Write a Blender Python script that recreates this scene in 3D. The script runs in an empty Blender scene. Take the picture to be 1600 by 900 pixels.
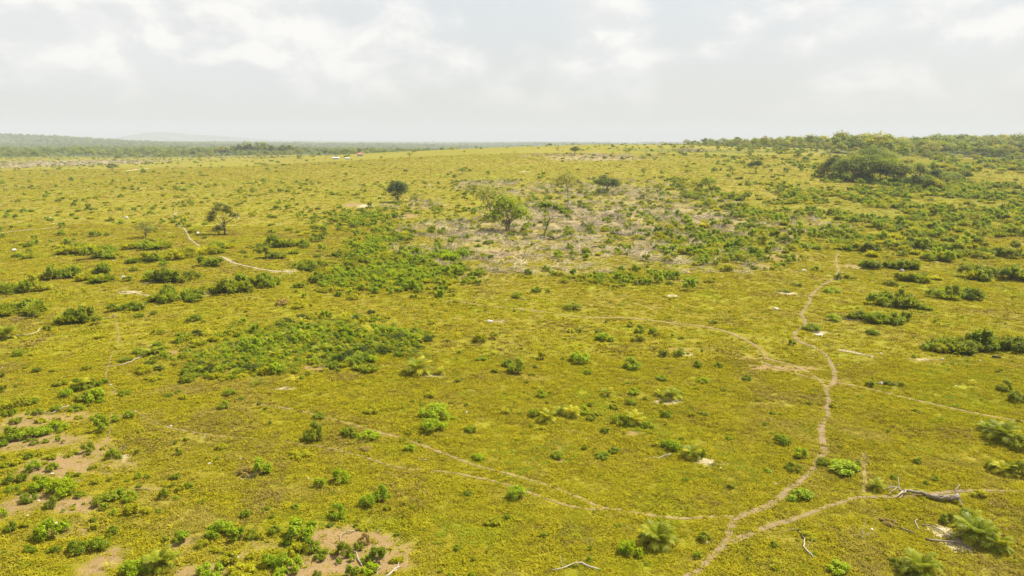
import bpy, math, random
import numpy as np
from mathutils import Vector, Matrix, Euler

scene = bpy.context.scene
C = scene.collection
R = math.radians
rng = np.random.default_rng(7)
random.seed(7)

# ------------------------------------------------------------------ camera
FPX = 1142.0                      # focal length in pixels of a 1600 px wide frame
cam_d = bpy.data.cameras.new("camera")
cam_d.lens = 36.0 * FPX / 1600.0
cam_d.clip_start = 0.5
cam_d.clip_end = 60000
cam = bpy.data.objects.new("camera", cam_d)
C.objects.link(cam)
cam.location = (0, 0, 30)
cam.rotation_mode = 'QUATERNION'
PITCH, ROLL = 11.5, 0.2
cam.rotation_quaternion = (Euler((R(90 - PITCH), 0, 0)).to_matrix() @ Matrix.Rotation(R(ROLL), 3, 'Z')).to_quaternion()
scene.camera = cam
CM = np.array((Euler((R(90 - PITCH), 0, 0)).to_matrix() @ Matrix.Rotation(R(ROLL), 3, 'Z')))
CAMZ = 30.0

# ------------------------------------------------------------------ light, sky, exposure
SUN_EL, SUN_AZ = 56.0, 62.0       # azimuth clockwise from +Y (the way the camera looks)
world = bpy.data.worlds.new("World")
scene.world = world
world.use_nodes = True
wt = world.node_tree
for n in list(wt.nodes):
    wt.nodes.remove(n)


class NB:
    """small helper round a node tree"""
    def __init__(self, tree):
        self.t = tree

    def n(self, kind, ins=None, **props):
        nd = self.t.nodes.new(kind)
        for k, v in props.items():
            setattr(nd, k, v)
        for k, v in (ins or {}).items():
            self.put(nd.inputs[k], v)
        return nd

    def put(self, sock, v):
        if isinstance(v, bpy.types.NodeSocket):
            self.t.links.new(v, sock)
        elif isinstance(v, bpy.types.Node):
            self.t.links.new(v.outputs[0], sock)
        else:
            if hasattr(sock, 'default_value') and sock.type == 'RGBA' and len(v) == 3:
                v = (*v, 1)
            sock.default_value = v

    def math(self, op, a, b=0.0, c=0.0, clamp=False):
        nd = self.t.nodes.new('ShaderNodeMath')
        nd.operation = op
        nd.use_clamp = clamp
        self.put(nd.inputs[0], a)
        self.put(nd.inputs[1], b)
        self.put(nd.inputs[2], c)
        return nd.outputs[0]

    def ramp(self, f, a, b, lo=0.0, hi=1.0, smooth=True):
        nd = self.t.nodes.new('ShaderNodeMapRange')
        if smooth:
            nd.interpolation_type = 'SMOOTHSTEP'
        self.put(nd.inputs[0], f)
        for i, v in enumerate((a, b, lo, hi)):
            nd.inputs[i + 1].default_value = v
        return nd.outputs[0]

    def mix(self, f, a, b, mode='MIX'):
        nd = self.t.nodes.new('ShaderNodeMix')
        nd.data_type = 'RGBA'
        nd.blend_type = mode
        self.put(nd.inputs[0], f)
        self.put(nd.inputs[6], a)
        self.put(nd.inputs[7], b)
        return nd.outputs[2]

    def noise(self, vec, scale, detail=4, rough=0.55, dist=0.0):
        nd = self.t.nodes.new('ShaderNodeTexNoise')
        if vec is not None:
            self.put(nd.inputs['Vector'], vec)
        nd.inputs['Scale'].default_value = scale
        nd.inputs['Detail'].default_value = detail
        nd.inputs['Roughness'].default_value = rough
        nd.inputs['Distortion'].default_value = dist
        return nd.outputs['Fac']


W = NB(wt)
sky = W.n('ShaderNodeTexSky', sky_type='NISHITA', sun_disc=False)
sky.sun_elevation = R(SUN_EL)
sky.sun_rotation = R(SUN_AZ)
sky.altitude = 100
sky.air_density = 1.0
sky.dust_density = 3.0
tc = W.n('ShaderNodeTexCoord')
dirv = tc.outputs['Generated']
sep = W.n('ShaderNodeSeparateXYZ', {0: dirv})
zz = sep.outputs[2]
# stretch elevation so that the low cumulus read as flat-based puffs
st = W.n('ShaderNodeVectorMath', {0: dirv, 1: (1.0, 1.0, 1.7)}, operation='MULTIPLY').outputs[0]
up = W.n('ShaderNodeVectorMath', {0: st, 1: (0.012, 0.0, 0.035)}, operation='ADD').outputs[0]


def cover(v):
    big = W.noise(v, 2.9, 3, 0.5)
    mid = W.noise(v, 8.5, 6, 0.58, 0.3)
    return W.math('ADD', W.math('MULTIPLY', big, 0.55), W.math('MULTIPLY', mid, 0.45))


banks = []
for (cx, cy, rad_, amt) in ((180, 30, 0.17, 0.05), (330, 60, 0.10, 0.05), (620, 60, 0.13, 0.06), (700, 95, 0.07, 0.05), (900, 50, 0.13, 0.07), (1130, 80, 0.04, 0.07), (1255, 72, 0.035, 0.07), (1500, 68, 0.045, 0.07), (1330, 15, 0.10, 0.04), (1590, 35, 0.05, 0.06), (1060, 45, 0.09, -0.07), (1380, 60, 0.09, -0.06)):
    d_ = CM @ np.array([(cx - 800.0) / FPX, (450.0 - cy) / FPX, -1.0])
    d_ /= np.linalg.norm(d_)
    q_ = W.n('ShaderNodeVectorMath', {0: st, 1: (float(d_[0]), float(d_[1]), float(d_[2]) * 1.7)}, operation='DISTANCE').outputs['Value']
    banks.append(W.ramp(q_, 0.0, rad_, amt, 0.0))
bank = banks[0]
for b_ in banks[1:]:
    bank = W.math('ADD', bank, b_)
c0 = W.math('ADD', cover(st), bank)
c1 = W.math('ADD', cover(up), bank)
hz = W.ramp(zz, 0.012, 0.10)                       # clouds dissolve in the haze towards the horizon
dens = W.math('MULTIPLY', W.ramp(c0, 0.435, 0.585), hz)
lit = W.ramp(W.math('SUBTRACT', c0, c1), -0.045, 0.06)
thick = W.ramp(c0, 0.53, 0.66)
cl_lit = W.mix(lit, (4.12, 4.17, 4.18), (4.98, 4.90, 4.75))
cl_col = W.mix(W.math('MULTIPLY', thick, W.math('SUBTRACT', 1.0, lit)), cl_lit, (3.92, 4.00, 4.05))
haze_c = W.mix(W.ramp(zz, 0.0, 0.35), (3.72, 3.72, 3.58), (3.95, 4.22, 4.45))
clear = W.mix(0.88, sky.outputs[0], haze_c)
skyc = W.mix(dens, clear, cl_col)
bg = W.n('ShaderNodeBackground', {'Color': skyc, 'Strength': 0.1})
W.n('ShaderNodeOutputWorld', {0: bg.outputs[0]})

sun_d = bpy.data.lights.new("sun", 'SUN')
sun_d.energy = 5.0
sun_d.angle = R(0.6)
sun_d.color = (1.0, 0.95, 0.86)
sun = bpy.data.objects.new("sun", sun_d)
C.objects.link(sun)
sv = Vector((math.sin(R(SUN_AZ)) * math.cos(R(SUN_EL)), math.cos(R(SUN_AZ)) * math.cos(R(SUN_EL)), math.sin(R(SUN_EL))))
sun.rotation_mode = 'QUATERNION'
sun.rotation_quaternion = sv.to_track_quat('Z', 'Y')

scene.view_settings.view_transform = 'Standard'
scene.view_settings.look = 'None'
scene.view_settings.exposure = 1.0
scene.view_settings.gamma = 1.0
scene.view_settings.use_curve_mapping = False
try:
    scene.cycles.max_bounces = 5
    scene.cycles.diffuse_bounces = 3
    scene.cycles.transmission_bounces = 3
    scene.cycles.transparent_max_bounces = 8
    scene.cycles.volume_bounces = 0
    scene.cycles.use_denoising = True
except Exception:
    pass


# ------------------------------------------------------------------ terrain height
def smooth(a, b, x):
    t = np.clip((x - a) / (b - a), 0, 1)
    return t * t * (3 - 2 * t)


def H(x, y):
    x = np.asarray(x, float)
    y = np.asarray(y, float)
    g = 21.0 * np.exp(-((x - 70) / 340.0) ** 2 - ((y - 790) / 370.0) ** 2)
    g += 23.0 * np.exp(-((x - 760) / 500.0) ** 2 - ((y - 980) / 480.0) ** 2)
    near = 1 - smooth(500, 1200, y)
    g += near * (0.35 * np.sin(x * 0.060 + 0.7 * np.sin(y * 0.03)) * np.sin(y * 0.043 + 1.1) + 0.9 * np.sin(x * 0.017 + 2.0) * np.sin(y * 0.012 + 0.4))
    g += (1 - smooth(150, 400, y)) * (0.10 * np.sin(x * 0.31 + 1.3 * np.sin(y * 0.17)) * np.sin(y * 0.27 + 0.6) + 0.05 * np.sin(x * 0.61 + y * 0.35))
    far = smooth(1300, 2600, y)
    g -= 16 * far
    g += far * (7 * np.sin(x * 0.0031 + 0.8) * np.sin(y * 0.0024 + 0.5) + 5 * np.sin(x * 0.0013 + y * 0.0009 + 1.0))
    g += 46 * np.exp(-((x + 2900) / 800.0) ** 2 - ((y - 3900) / 600.0) ** 2)      # wooded hill, far left
    g += 125 * np.exp(-((x + 6000) / 480.0) ** 2 - ((y - 12500) / 900.0) ** 2)     # blue mountain
    g += 90 * np.exp(-((x + 5200) / 800.0) ** 2 - ((y - 12800) / 900.0) ** 2)
    g += 70 * np.exp(-((x + 7300) / 420.0) ** 2 - ((y - 12600) / 900.0) ** 2)
    return g


def ray(px, py):
    d = CM @ np.array([(px - 800.0) / FPX, (450.0 - py) / FPX, -1.0])
    return d / d[1]


_ys = np.concatenate([np.arange(25, 400, 0.5), np.geomspace(400, 14000, 2500)])


def at(px, py):
    """world point of the ground seen at pixel (px, py) of the 1600 x 900 photograph"""
    d = ray(px, py)
    z = CAMZ + d[2] * _ys
    hh = H(d[0] * _ys, _ys)
    i = np.argmax(z < hh)
    if not (z[i] < hh[i]):
        i = len(_ys) - 1
    lo, hi = _ys[max(i - 1, 0)], _ys[i]
    for _ in range(18):
        m = (lo + hi) / 2
        if CAMZ + d[2] * m < H(d[0] * m, m):
            hi = m
        else:
            lo = m
    y = hi
    return np.array([d[0] * y, y, float(H(d[0] * y, y))])


def mpp(p):
    """metres per pixel (of the 1600 px frame) at world point p"""
    v = CM.T @ (np.array(p) - np.array([0, 0, CAMZ]))
    return -v[2] / FPX


def at_dist(px, y):
    """ground point at forward distance y on the column of pixel px"""
    d = ray(px, 260)
    return np.array([d[0] * y, y, float(H(d[0] * y, y))])


# ------------------------------------------------------------------ mesh helpers
def new_mesh(name, V, F, mat=None, smooth_f=False):
    me = bpy.data.meshes.new(name)
    me.from_pydata([tuple(map(float, v)) for v in V], [], [tuple(map(int, f)) for f in F])
    if mat:
        me.materials.append(mat)
    if smooth_f:
        me.polygons.foreach_set('use_smooth', [True] * len(me.polygons))
    me.update()
    return me


def big_mesh(name, V, Q, mat=None, smooth_f=True):
    """fast builder from arrays: V n x 3, Q m x 4"""
    me = bpy.data.meshes.new(name)
    me.vertices.add(len(V))
    me.vertices.foreach_set('co', np.asarray(V, np.float32).ravel())
    me.loops.add(Q.size)
    me.loops.foreach_set('vertex_index', Q.astype(np.int32).ravel())
    me.polygons.add(len(Q))
    me.polygons.foreach_set('loop_start', np.arange(0, Q.size, Q.shape[1], dtype=np.int32))
    if smooth_f:
        me.polygons.foreach_set('use_smooth', np.ones(len(Q), bool))
    if mat:
        me.materials.append(mat)
    me.update(calc_edges=True)
    return me


def link(name, data, parent=None, loc=(0, 0, 0), rot=(0, 0, 0), scale=None):
    o = bpy.data.objects.new(name, data)
    C.objects.link(o)
    o.location = loc
    o.rotation_euler = rot
    if scale is not None:
        o.scale = (scale,) * 3 if isinstance(scale, (int, float)) else scale
    if parent:
        o.parent = parent
    return o


def tag(o, label=None, cat=None, group=None, kind=None):
    if label:
        o['label'] = label
    if cat:
        o['category'] = cat
    if group:
        o['group'] = group
    if kind:
        o['kind'] = kind
    return o


def tube(path, radii, sides=6, rough=0.0, V=None, F=None, rg=None):
    """tapered tube along a list of points"""
    V = [] if V is None else V
    F = [] if F is None else F
    rg = rg or rng
    P = [np.array(p, float) for p in path]
    base = len(V)
    n = len(P)
    for i in range(n):
        t = P[min(i + 1, n - 1)] - P[max(i - 1, 0)]
        t /= (np.linalg.norm(t) + 1e-9)
        a = np.cross(t, [0.12, 0.2, 1.0] if abs(t[2]) < 0.9 else [1.0, 0.1, 0])
        a /= np.linalg.norm(a)
        b = np.cross(t, a)
        for k in range(sides):
            an = 2 * math.pi * k / sides
            rr = radii[i] * (1 + rough * (rg.random() - 0.5))
            V.append(P[i] + rr * (math.cos(an) * a + math.sin(an) * b))
    for i in range(n - 1):
        for k in range(sides):
            F.append((base + i * sides + k, base + i * sides + (k + 1) % sides, base + (i + 1) * sides + (k + 1) % sides, base + (i + 1) * sides + k))
    F.append(tuple(base + k for k in range(sides))[::-1])
    F.append(tuple(base + (n - 1) * sides + k for k in range(sides)))
    return V, F


def wiggle(p0, p1, n, amp, rg):
    p0, p1 = np.array(p0, float), np.array(p1, float)
    L = np.linalg.norm(p1 - p0)
    out = []
    for i in range(n + 1):
        t = i / n
        j = rg.normal(size=3) * amp * L * (0 if i in (0,) else 1) * (0.6 if i == n else 1)
        out.append(p0 + (p1 - p0) * t + j)
    return out


def leaf_quads(cen, nrm, size, rg, aspect=0.62, droop=0.25):
    """one small folded quad (two triangles' worth) per leaf"""
    n = len(cen)
    r = rg.normal(size=(n, 3))
    a = np.cross(nrm, r)
    a /= np.linalg.norm(a, axis=1, keepdims=True) + 1e-9
    b = np.cross(nrm, a)
    s = size[:, None]
    tip = cen + a * s * 0.55 - nrm * s * droop
    tail = cen - a * s * 0.45 - nrm * s * droop * 0.4
    lft = cen + b * s * aspect * 0.5
    rgt = cen - b * s * aspect * 0.5
    V = np.stack([tail, rgt, tip, lft], 1).reshape(-1, 3)
    Q = np.arange(4 * n).reshape(n, 4)
    return V, Q


def blob_leaves(blobs, per, size, rg, fill=0.35, flat=1.0):
    """leaves on and in a set of blobs (x,y,z,r): shell mostly, uneven"""
    Cs, Ns, Ss = [], [], []
    for (x, y, z, r) in blobs:
        k = max(6, int(per * (r ** 2) / np.mean([b[3] ** 2 for b in blobs])))
        d = rg.normal(size=(k, 3))
        d /= np.linalg.norm(d, axis=1, keepdims=True)
        d[:, 2] = np.where(d[:, 2] < -0.45, -d[:, 2], d[:, 2])
        rad = r * (1 - fill * rg.random(k) ** 1.5 + 0.20 * rg.normal(size=k))
        c = np.array([x, y, z]) + d * rad[:, None] * np.array([1, 1, flat])
        nn = d + 0.38 * rg.normal(size=(k, 3)) + np.array([0.25, 0.12, 0.65])
        nn /= np.linalg.norm(nn, axis=1, keepdims=True)
        Cs.append(c)
        Ns.append(nn)
        Ss.append(size * (0.6 + 0.8 * rg.random(k)))
    return leaf_quads(np.concatenate(Cs), np.concatenate(Ns), np.concatenate(Ss), rg)


# ------------------------------------------------------------------ materials
def sward(N, c):
    """the pasture's own colour changes: greener flushes, straw and thatch patches, over tens of metres and over one or two"""
    pos = N.n('ShaderNodeNewGeometry').outputs['Position']
    a = N.noise(pos, 0.045, 4, 0.6)
    b = N.noise(pos, 0.28, 4, 0.6)
    k = N.math('ADD', N.math('MULTIPLY', a, 0.5), N.math('MULTIPLY', b, 0.5))
    c = N.mix(N.math('MULTIPLY', N.ramp(k, 0.50, 0.66), 0.55), c, (0.29, 0.225, 0.055))
    c = N.mix(N.math('MULTIPLY', N.ramp(k, 0.50, 0.36), 0.45), c, (0.23, 0.27, 0.006))
    d = N.noise(pos, 0.9, 3, 0.6)
    return N.mix(N.math('MULTIPLY', N.ramp(d, 0.55, 0.70), 0.40), c, (0.15, 0.115, 0.02))


def leaf_mat(name, col, col2, vary=0.5, trans=0.42, rough=0.55, spec=0.12):
    m = bpy.data.materials.new(name)
    m.use_nodes = True
    t = m.node_tree
    t.nodes.clear()
    N = NB(t)
    geo = N.n('ShaderNodeNewGeometry')
    oi = N.n('ShaderNodeObjectInfo')
    f = N.math('ADD', N.math('MULTIPLY', geo.outputs['Random Per Island'], vary), N.math('MULTIPLY', oi.outputs['Random'], 1 - vary))
    c = N.mix(N.ramp(f, 0.15, 0.85), col, col2)
    if name.startswith('grass'):
        c = sward(N, c)
    # a few yellowing or brown leaves
    spot = N.math('GREATER_THAN', N.math('FRACT', N.math('MULTIPLY', geo.outputs['Random Per Island'], 37.0)), 0.95)
    c = N.mix(N.math('MULTIPLY', spot, 0.7), c, (0.30, 0.24, 0.05))
    d = N.n('ShaderNodeBsdfPrincipled', {'Base Color': c, 'Roughness': rough, 'Specular IOR Level': spec})
    tc_ = N.mix(1.0, c, (1.25, 1.15, 0.35), 'MULTIPLY')
    tr = N.n('ShaderNodeBsdfTranslucent', {'Color': tc_})
    mx = N.n('ShaderNodeMixShader', {0: trans, 1: d.outputs[0], 2: tr.outputs[0]})
    N.n('ShaderNodeOutputMaterial', {0: mx.outputs[0]})
    return m


def wood_mat(name, col, col2, scale=6.0):
    m = bpy.data.materials.new(name)
    m.use_nodes = True
    t = m.node_tree
    t.nodes.clear()
    N = NB(t)
    tcn = N.n('ShaderNodeTexCoord')
    f = N.noise(tcn.outputs['Object'], scale, 5, 0.65)
    oi = N.n('ShaderNodeObjectInfo')
    f = N.math('ADD', N.math('MULTIPLY', f, 0.75), N.math('MULTIPLY', oi.outputs['Random'], 0.25))
    c = N.mix(N.ramp(f, 0.3, 0.68), col, col2)
    b = N.n('ShaderNodeBump', {'Height': f, 'Strength': 0.5, 'Distance': 0.05})
    d = N.n('ShaderNodeBsdfPrincipled', {'Base Color': c, 'Roughness': 0.9, 'Normal': b.outputs[0]})
    N.n('ShaderNodeOutputMaterial', {0: d.outputs[0]})
    return m


M = {
    'B': leaf_mat('leaf_bright', (0.165, 0.250, 0.003), (0.34, 0.43, 0.006)),
    'M': leaf_mat('leaf_mid', (0.145, 0.200, 0.004), (0.27, 0.33, 0.008)),
    'D': leaf_mat('leaf_dark', (0.135, 0.175, 0.005), (0.27, 0.30, 0.010)),
    'E': leaf_mat('evergreen_leaf', (0.045, 0.075, 0.010), (0.115, 0.150, 0.016)),
    'Y': leaf_mat('leaf_yellow_green', (0.26, 0.27, 0.004), (0.42, 0.41, 0.008)),
    'T': leaf_mat('tree_leaf', (0.1103, 0.1696, 0.02035), (0.2375, 0.2884, 0.03732)),
    'O': leaf_mat('tree_leaf_olive', (0.1918, 0.2139, 0.03687), (0.3245, 0.3171, 0.06638)),
    'F': leaf_mat('forest_leaf', (0.1254, 0.177, 0.03245), (0.2508, 0.2876, 0.05163), vary=0.3),
    'W': leaf_mat('withered_leaf', (0.236, 0.177, 0.0354), (0.3776, 0.2832, 0.0708)),
    'P': leaf_mat('palm_leaf', (0.1323, 0.1725, 0.00575), (0.2875, 0.3047, 0.0115), trans=0.3, rough=0.45),
    'Q': leaf_mat('palm_leaf_yellow', (0.2832, 0.2773, 0.00944), (0.472, 0.4366, 0.01652), trans=0.3),
    'G': leaf_mat('grass_blade', (0.2118, 0.1907, 0.008475), (0.3814, 0.3284, 0.01482), vary=0.4, trans=0.3, spec=0.0),
    'H': leaf_mat('grass_blade_dry', (0.1744, 0.1342, 0.02012), (0.2817, 0.2214, 0.04696), vary=0.4, trans=0.25, spec=0.0),
    'K': leaf_mat('grass_blade_shaggy', (0.1548, 0.1355, 0.0129), (0.2838, 0.2515, 0.01548), vary=0.4, trans=0.3, spec=0.0),
    'bark': wood_mat('bark', (0.082, 0.0615, 0.041), (0.2132, 0.1722, 0.123)),
    'bark_pale': wood_mat('bark_pale', (0.246, 0.2214, 0.164), (0.4264, 0.3936, 0.3116)),
    'dead': wood_mat('dead_wood', (0.0984, 0.07216, 0.04592), (0.3018, 0.2493, 0.1771), 9),
    'bleached': wood_mat('bleached_wood', (0.2342, 0.1952, 0.1338), (0.3792, 0.3346, 0.2565), 9),
    'twig': wood_mat('dry_twig', (0.34, 0.27, 0.13), (0.62, 0.52, 0.31), 5),
    'char': wood_mat('charred_wood', (0.0164, 0.01476, 0.01312), (0.0738, 0.0615, 0.0492), 5),
    'stone': wood_mat('pale_stone', (0.2952, 0.269, 0.223), (0.4723, 0.4526, 0.4067), 4),
}


def plain(name, col, rough=0.8, var=0.15, scale=2.0):
    m = bpy.data.materials.new(name)
    m.use_nodes = True
    t = m.node_tree
    t.nodes.clear()
    N = NB(t)
    tcn = N.n('ShaderNodeTexCoord')
    f = N.noise(tcn.outputs['Object'], scale, 5, 0.6)
    c = N.mix(f, tuple(v * (1 - var) for v in col), tuple(min(1, v * (1 + var)) for v in col))
    d = N.n('ShaderNodeBsdfPrincipled', {'Base Color': c, 'Roughness': rough})
    N.n('ShaderNodeOutputMaterial', {0: d.outputs[0]})
    return m


def ground_mat():
    m = bpy.data.materials.new('pasture')
    m.use_nodes = True
    t = m.node_tree
    t.nodes.clear()
    N = NB(t)
    pos = N.n('ShaderNodeNewGeometry').outputs['Position']

    def A(nm):
        return N.n('ShaderNodeAttribute', attribute_name=nm).outputs['Fac']
    n_huge = N.noise(pos, 0.012, 4, 0.55)
    n_big = N.noise(pos, 0.05, 5, 0.6)
    n_mid = N.noise(pos, 0.35, 5, 0.62, 0.3)
    n_sm = N.noise(pos, 1.6, 4, 0.65)
    n_fi = N.noise(pos, 6.0, 3, 0.7)
    # living grass: yellow green to olive
    g = N.mix(N.ramp(n_mid, 0.36, 0.66), (0.150, 0.130, 0.007), (0.215, 0.187, 0.009))
    g = N.mix(N.math('MULTIPLY', N.ramp(n_big, 0.42, 0.66), 0.55), g, (0.172, 0.176, 0.008))
    g = N.mix(N.math('MULTIPLY', N.ramp(n_huge, 0.42, 0.62), 0.45), g, (0.228, 0.192, 0.0224))
    # brown thatch showing between tufts
    g = N.mix(N.math('MULTIPLY', N.ramp(n_sm, 0.52, 0.70), 0.45), g, (0.12, 0.088, 0.0144))
    g = N.mix(N.math('MULTIPLY', N.ramp(n_fi, 0.30, 0.70, -1, 1), 0.30), g, (0.272, 0.24, 0.028))
    g = sward(N, g)
    g = N.mix(1.0, g, (0.93, 0.92, 0.85), 'MULTIPLY')
    # bare soil
    soil = N.mix(n_mid, (0.165, 0.098, 0.036), (0.235, 0.155, 0.066))
    soil = N.mix(N.math('MULTIPLY', N.ramp(n_fi, 0.4, 0.7), 0.5), soil, (0.31, 0.235, 0.125))
    soil = N.mix(N.math('MULTIPLY', N.ramp(n_sm, 0.55, 0.72), 0.5), soil, (0.15, 0.12, 0.02))
    dn = N.math('ADD', A('dirt'), N.math('MULTIPLY', N.math('SUBTRACT', N.math('ADD', N.math('MULTIPLY', n_sm, 0.6), N.math('MULTIPLY', n_mid, 0.4)), 0.5), 1.9))
    c = N.mix(N.ramp(dn, 0.34, 1.0), g, soil)
    # straw and pale sand
    pale = N.mix(n_fi, (0.304, 0.24, 0.128), (0.464, 0.392, 0.256))
    pn = N.math('ADD', A('pale'), N.math('MULTIPLY', N.math('SUBTRACT', n_sm, 0.5), 1.6))
    c = N.mix(N.ramp(pn, 0.42, 0.95), c, pale)
    # felled brush ground: grey brown litter
    lit_ = N.mix(n_fi, (0.19, 0.14, 0.065), (0.35, 0.275, 0.15))
    bn = N.math('ADD', A('brush'), N.math('MULTIPLY', N.math('SUBTRACT', N.math('ADD', N.math('MULTIPLY', n_mid, 0.6), N.math('MULTIPLY', n_sm, 0.4)), 0.5), 2.2))
    c = N.mix(N.ramp(bn, 0.42, 0.95), c, lit_)
    # rank dark green herb cover
    herb = N.mix(n_sm, (0.068, 0.076, 0.0064), (0.132, 0.14, 0.008))
    hn = N.math('ADD', A('herb'), N.math('MULTIPLY', N.math('SUBTRACT', n_sm, 0.5), 1.8))
    c = N.mix(N.ramp(hn, 0.40, 0.75), c, herb)
    # woodland floor and canopy too far off to tell trees apart
    fo = N.mix(N.noise(pos, 0.02, 6, 0.7), (0.036, 0.056, 0.0144), (0.112, 0.132, 0.032))
    fo = N.mix(N.ramp(N.noise(pos, 0.0016, 5, 0.6), 0.53, 0.62), fo, (0.16, 0.176, 0.056))
    c = N.mix(A('wood'), c, fo)
    hgt = N.math('ADD', N.math('MULTIPLY', n_sm, 0.6), N.math('MULTIPLY', n_fi, 0.4))
    b = N.n('ShaderNodeBump', {'Height': hgt, 'Strength': 0.55, 'Distance': 0.25})
    d = N.n('ShaderNodeBsdfPrincipled', {'Base Color': c, 'Roughness': 0.95, 'Specular IOR Level': 0.1, 'Normal': b.outputs[0]})
    N.n('ShaderNodeOutputMaterial', {0: d.outputs[0]})
    return m


def trail_mat(name, c1, c2, edge, amp=2.6):
    """trodden earth; towards its ragged edges grass has grown back over it"""
    m = bpy.data.materials.new(name)
    m.use_nodes = True
    t = m.node_tree
    t.nodes.clear()
    N = NB(t)
    pos = N.n('ShaderNodeNewGeometry').outputs['Position']
    f = N.noise(pos, 3.0, 5, 0.65)
    c = N.mix(f, c1, c2)
    d = N.n('ShaderNodeBsdfPrincipled', {'Base Color': c, 'Roughness': 0.95, 'Specular IOR Level': 0.1})
    e = N.n('ShaderNodeAttribute', attribute_name='edge').outputs['Fac']
    f2 = N.noise(pos, 1.3, 5, 0.7)
    a = N.math('SUBTRACT', N.math('ADD', N.math('MULTIPLY', e, 1.0), N.math('MULTIPLY', N.math('SUBTRACT', f2, 0.5), amp)), edge)
    a = N.ramp(a, -0.08, 0.25)
    tr = N.n('ShaderNodeBsdfTransparent')
    mx = N.n('ShaderNodeMixShader', {0: a, 1: tr.outputs[0], 2: d.outputs[0]})
    N.n('ShaderNodeOutputMaterial', {0: mx.outputs[0]})
    return m


M['ground'] = ground_mat()
M['path'] = trail_mat('trodden_path', (0.1555, 0.1094, 0.04896), (0.2419, 0.1786, 0.09504), 0.24, 1.2)
M['trail'] = trail_mat('faint_trail', (0.1836, 0.1292, 0.0476), (0.2584, 0.1904, 0.0816), 0.62, 2.0)
M['sand'] = trail_mat('sandy_trail', (0.2268, 0.1836, 0.108), (0.3348, 0.2862, 0.1998), 0.25, 1.6)

# ------------------------------------------------------------------ layout of patches (pixels of the photograph, put on the ground)
def ell(px, py, rx, ry):
    c = at(px, py)
    f = at(px, py - ry)
    n_ = at(px, py + ry)
    return (c[0], (f[1] + n_[1]) / 2, rx * mpp(c), max((f[1] - n_[1]) / 2, 0.3))


DIRT = [(40, 660, 60, 20, .9), (110, 650, 50, 14, .8), (60, 690, 90, 14, 1), (90, 730, 70, 26, 1), (150, 700, 40, 20, .8), (30, 790, 50, 30, .9),
        (120, 790, 60, 16, 1), (110, 830, 60, 14, .8), (180, 730, 50, 20, .7), (160, 880, 32, 30, 1), (210, 690, 40, 12, .5), (230, 765, 50, 10, .7),
        (290, 850, 40, 20, .8), (310, 895, 60, 18, .9), (380, 870, 40, 18, .6), (420, 850, 40, 14, .7), (530, 840, 50, 22, 1.1), (580, 850, 50, 20, 1.1),
        (520, 880, 70, 22, 1.1), (600, 880, 50, 22, 1.1), (630, 860, 30, 20, .8), (470, 895, 60, 14, 1), (570, 810, 50, 12, .6), (385, 742, 28, 10, .7),
        (500, 575, 34, 8, .9), (620, 540, 36, 7, .9), (560, 563, 30, 5, .8), (595, 690, 70, 8, .55), (610, 680, 30, 6, .7), (440, 690, 60, 5, .4),
        (340, 580, 26, 6, .7), (260, 552, 30, 6, .8), (985, 677, 20, 6, .9), (1015, 663, 18, 5, .5), (873, 720, 14, 4, .9), (860, 840, 12, 6, .6),
        (1220, 575, 60, 7, .9), (1170, 560, 60, 5, .6), (1450, 565, 40, 6, .75), (1065, 547, 40, 7, .6), (960, 470, 30, 5, .5),
        (720, 470, 60, 5, .5), (1050, 440, 70, 5, .6), (1180, 415, 60, 8, .7), (1240, 400, 40, 10, .7), (1200, 402, 24, 6, 1), (1330, 416, 20, 4, .8),
        (970, 393, 60, 7, 1), (770, 396, 60, 9, 1), (730, 380, 60, 10, .6), (830, 400, 50, 8, .7), (630, 338, 22, 5, 1), (550, 320, 14, 4, 1), (850, 410, 90, 6, .5),
        (1560, 690, 40, 10, .6), (1580, 740, 30, 8, .5), (1530, 780, 40, 5, .3), (1330, 600, 40, 5, .5), (1280, 895, 30, 14, .4), (640, 585, 26, 6, .6),
        (1320, 850, 40, 10, .3), (950, 860, 60, 12, .3), (910, 876, 16, 6, .7), (700, 560, 60, 8, .35), (1000, 800, 70, 6, .35), (1180, 870, 40, 12, .3)]
PALE = [(448, 607, 22, 4, .8), (1045, 627, 26, 5, 1), (1103, 722, 18, 7, 1), (1490, 845, 26, 20, 1.1), (1470, 830, 30, 12, .8), (1280, 520, 14, 3, 1.1),
        (1230, 458, 16, 3, .9), (1050, 462, 10, 2.5, 1), (445, 424, 26, 5, .72), (205, 457, 18, 3, .9), (318, 458, 14, 4, .8), (780, 502, 22, 3, .7),
        (830, 880, 16, 5, .5), (1345, 725, 12, 5, .6), (680, 588, 20, 3, .9), (190, 715, 26, 8, .7), (385, 745, 18, 5, .8), (1390, 600, 30, 3, .3),
        (1072, 553, 12, 4, .9), (1440, 562, 16, 3, .8), (1360, 845, 14, 8, .5), (570, 322, 14, 4, .9), (820, 268, 12, 2, .7), (215, 265, 10, 2, 1),
        (1230, 860, 16, 5, .5), (480, 640, 20, 4, .3), (300, 750, 30, 6, .3), (1335, 418, 20, 4, .6), (1400, 607, 20, 2, .4)]
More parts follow.
